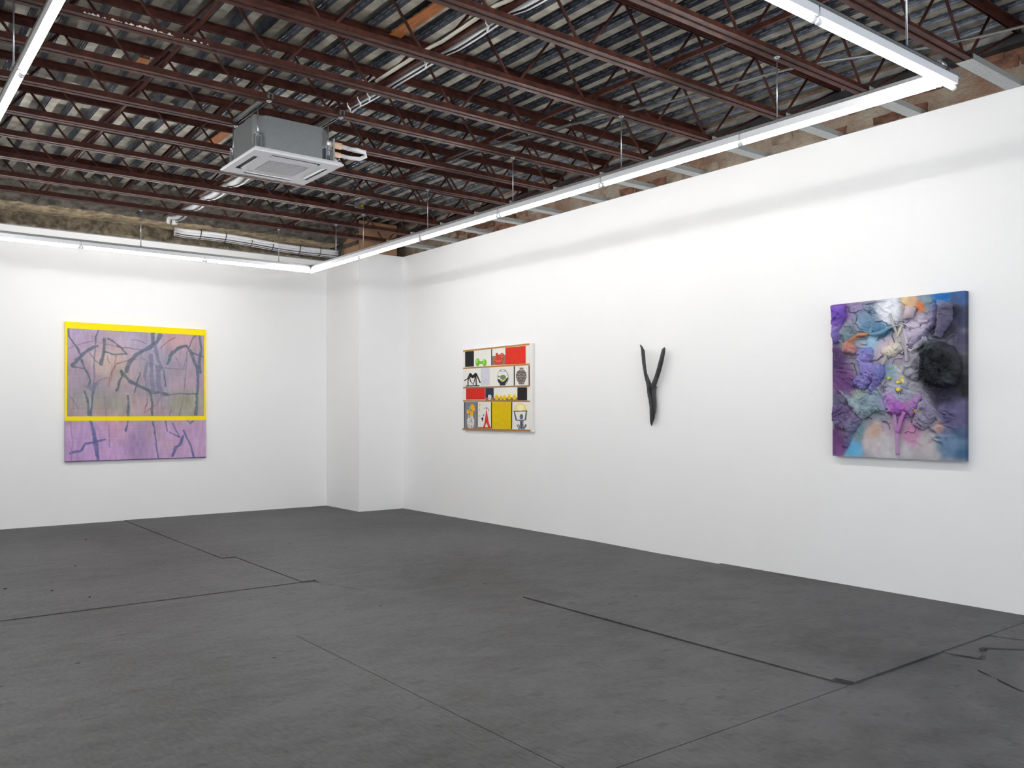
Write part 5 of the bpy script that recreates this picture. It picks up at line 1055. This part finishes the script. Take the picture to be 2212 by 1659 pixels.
for k, (nm, lb, c_, th, P2) in enumerate(RELIEF_CLOTHS):
    us = [p[0] for p in P2]; zs = [p[1] for p in P2]
    nu2 = int((max(us) - min(us) + .03) / st_) + 2; nv2 = int((max(zs) - min(zs) + .03) / st_) + 2
    u2, z2_ = np.meshgrid(min(us) - .015 + st_ * np.arange(nu2), min(zs) - .015 + st_ * np.arange(nv2), indexing='ij')
    d = poly_dist(u2 + .02 * (fbm(u2 * 22, z2_ * 22, 90 + k, 3) - .5), z2_ + .02 * (fbm(u2 * 22, z2_ * 22, 95 + k, 3) - .5), P2)
    ww = wrinkle(u2, z2_, 100 + k, 9)
    prof_ = 1 - (1 - np.clip(d / .05, 0, 1)) ** 2
    H2 = np.where(d > 0, .010 + th * (.22 + .78 * prof_) * (.62 + .55 * fbm(u2 * 7, z2_ * 7, 200 + k, 3)) + (.034 if nm == 'black_bundle' else .026) * ww * np.clip(d / .02, 0, 1) - .008 * (fbm(u2 * 30, z2_ * 30, 400 + k, 2) - .5), .0)
    lim = -2.1 * st_; keep = (d[:-1, :-1] > lim) & (d[1:, 1:] > lim) & (d[1:, :-1] > lim) & (d[:-1, 1:] > lim)
    gu, gz = np.gradient(d, st_); gl = np.hypot(gu, gz) + 1e-6
    sh = np.where(d < 0, -d, 0); u2s = u2 + sh * gu / gl; z2s = z2_ + sh * gz / gl
    own = np.array(c_, float) + ((fbm(u2 * 9, z2_ * 9, 300 + k, 3) - .5) * (90 if nm == 'black_bundle' else 70))[..., None] * (np.array([.7, 1.0, 1.05]) if nm == 'black_bundle' else 1.0)
    cc = relief_col(np.clip(u2, 0, RW), np.clip(z2_, 0, RH)) * .45 + own * .55
    if nm == 'orange_cuff':
        tt = np.clip((z2_ - min(zs)) / (max(zs) - min(zs)), 0, 1)[..., None]; cc = cc * .35 + .65 * (np.array([150, 110, 140.]) * (1 - tt) + np.array([242, 150, 80.]) * tt)
    o = link(nm, grid_mesh(nm, to_wall(u2s, H2, z2s), nu2, nv2, s2l_np(cc).reshape(-1, 3), keep=keep), PM, p3)
    o['label'] = lb
for k, (pts, wd, c_) in enumerate(RELIEF_STRAPS):
    b = MB(); P3 = smooth_path([(-(RT + .030 + .006 * (k % 3)), -u, z) for u, z in pts], 5)
    b.tube(P3, [wd * .5 * (.92 + .12 * math.sin(i * 1.9)) for i in range(len(P3))], 10, True, .55)
    o = link('cloth_strap', b, flat_mat(tuple(c_)), p3)
# curled flap
(u0, z0), (u1, z1), (u2_, z2_), (u3, z3) = RELIEF_ROLL
b = MB(); n = 14; vs = []
for i in range(n):
    a = i / (n - 1); ang = PI * 1.15 * a
    for (ua, za), (ub, zb) in (((u0, z0), (u2_, z2_)), ((u1, z1), (u3, z3))):
        vs.append((-(RT + .02 + .055 * math.sin(min(ang, PI))), -(ua + (ub - ua) * (.5 - .5 * math.cos(ang))), za + (zb - za) * a))
b.add(vs, [(2 * i, 2 * i + 1, 2 * i + 3, 2 * i + 2) for i in range(n - 1)], True)
o = link('curled_flap', b, flat_mat((206, 190, 196)), p3)
sm = o.modifiers.new('thick', 'SOLIDIFY'); sm.thickness = .006
for (px_, pz_, rr_, c_) in ((.60, .56, .016, (238, 214, 80)), (.60, .62, .013, (240, 218, 96)), (.52, .655, .012, (204, 216, 86)), (.745, .385, .017, (230, 184, 44))):
    b = MB(); b.tube([(-(RT + .010), -px_, pz_), (-(RT + .030), -px_, pz_), (-(RT + .036), -px_, pz_)], [rr_ * 1.2, rr_, rr_ * .5], 9)
    link('paint_daub', b, flat_mat(c_), p3)

# cords and torn strips glued over the cloth
b = MB(); rs = random.Random(21)
for k in range(95):
    u = rs.uniform(.06, .98); z = rs.uniform(.28, 1.24); a = rs.uniform(0, 2 * PI); pts = []
    for t in range(rs.randint(6, 14)):
        pts.append((-(RT + .012 + rs.uniform(-.006, .008)), -min(max(u, .03), RW - .06), min(max(z, .05), RH - .03)))
        a += rs.uniform(-.8, .8); u += .016 * math.cos(a); z += .016 * math.sin(a)
    b.tube(smooth_path(pts, 2), rs.uniform(.0018, .0042), 5)
o = link('cords', b, mat('dark_slate_cord', rgb(104, 112, 130), .8, scale=6, col2=rgb(64, 62, 84)), p3); o['kind'] = 'stuff'

# crust of old white plaster and dust left on top of joist flanges
b = MB(); rs = random.Random(31)
jy = JY[7]
for k in range(70):
    x = 1.15 + rs.random() ** 1.4 * .75; y = jy - rs.uniform(.012, .05); r_ = rs.uniform(.004, .012)
    b.tube([(x, y, ZJ + .006), (x + rs.uniform(-.004, .004), y, ZJ + .006 + r_), (x, y, ZJ + .008 + 1.4 * r_)], [r_ * 1.3, r_, r_ * .4], 6)
o = link('plaster_crust', b, mat('white_plaster_crumbs', rgb(222, 220, 216), .95), None)
tag(o, 'crust of white plaster crumbs on a joist beside the left-edge light', 'plaster'); o['kind'] = 'stuff'
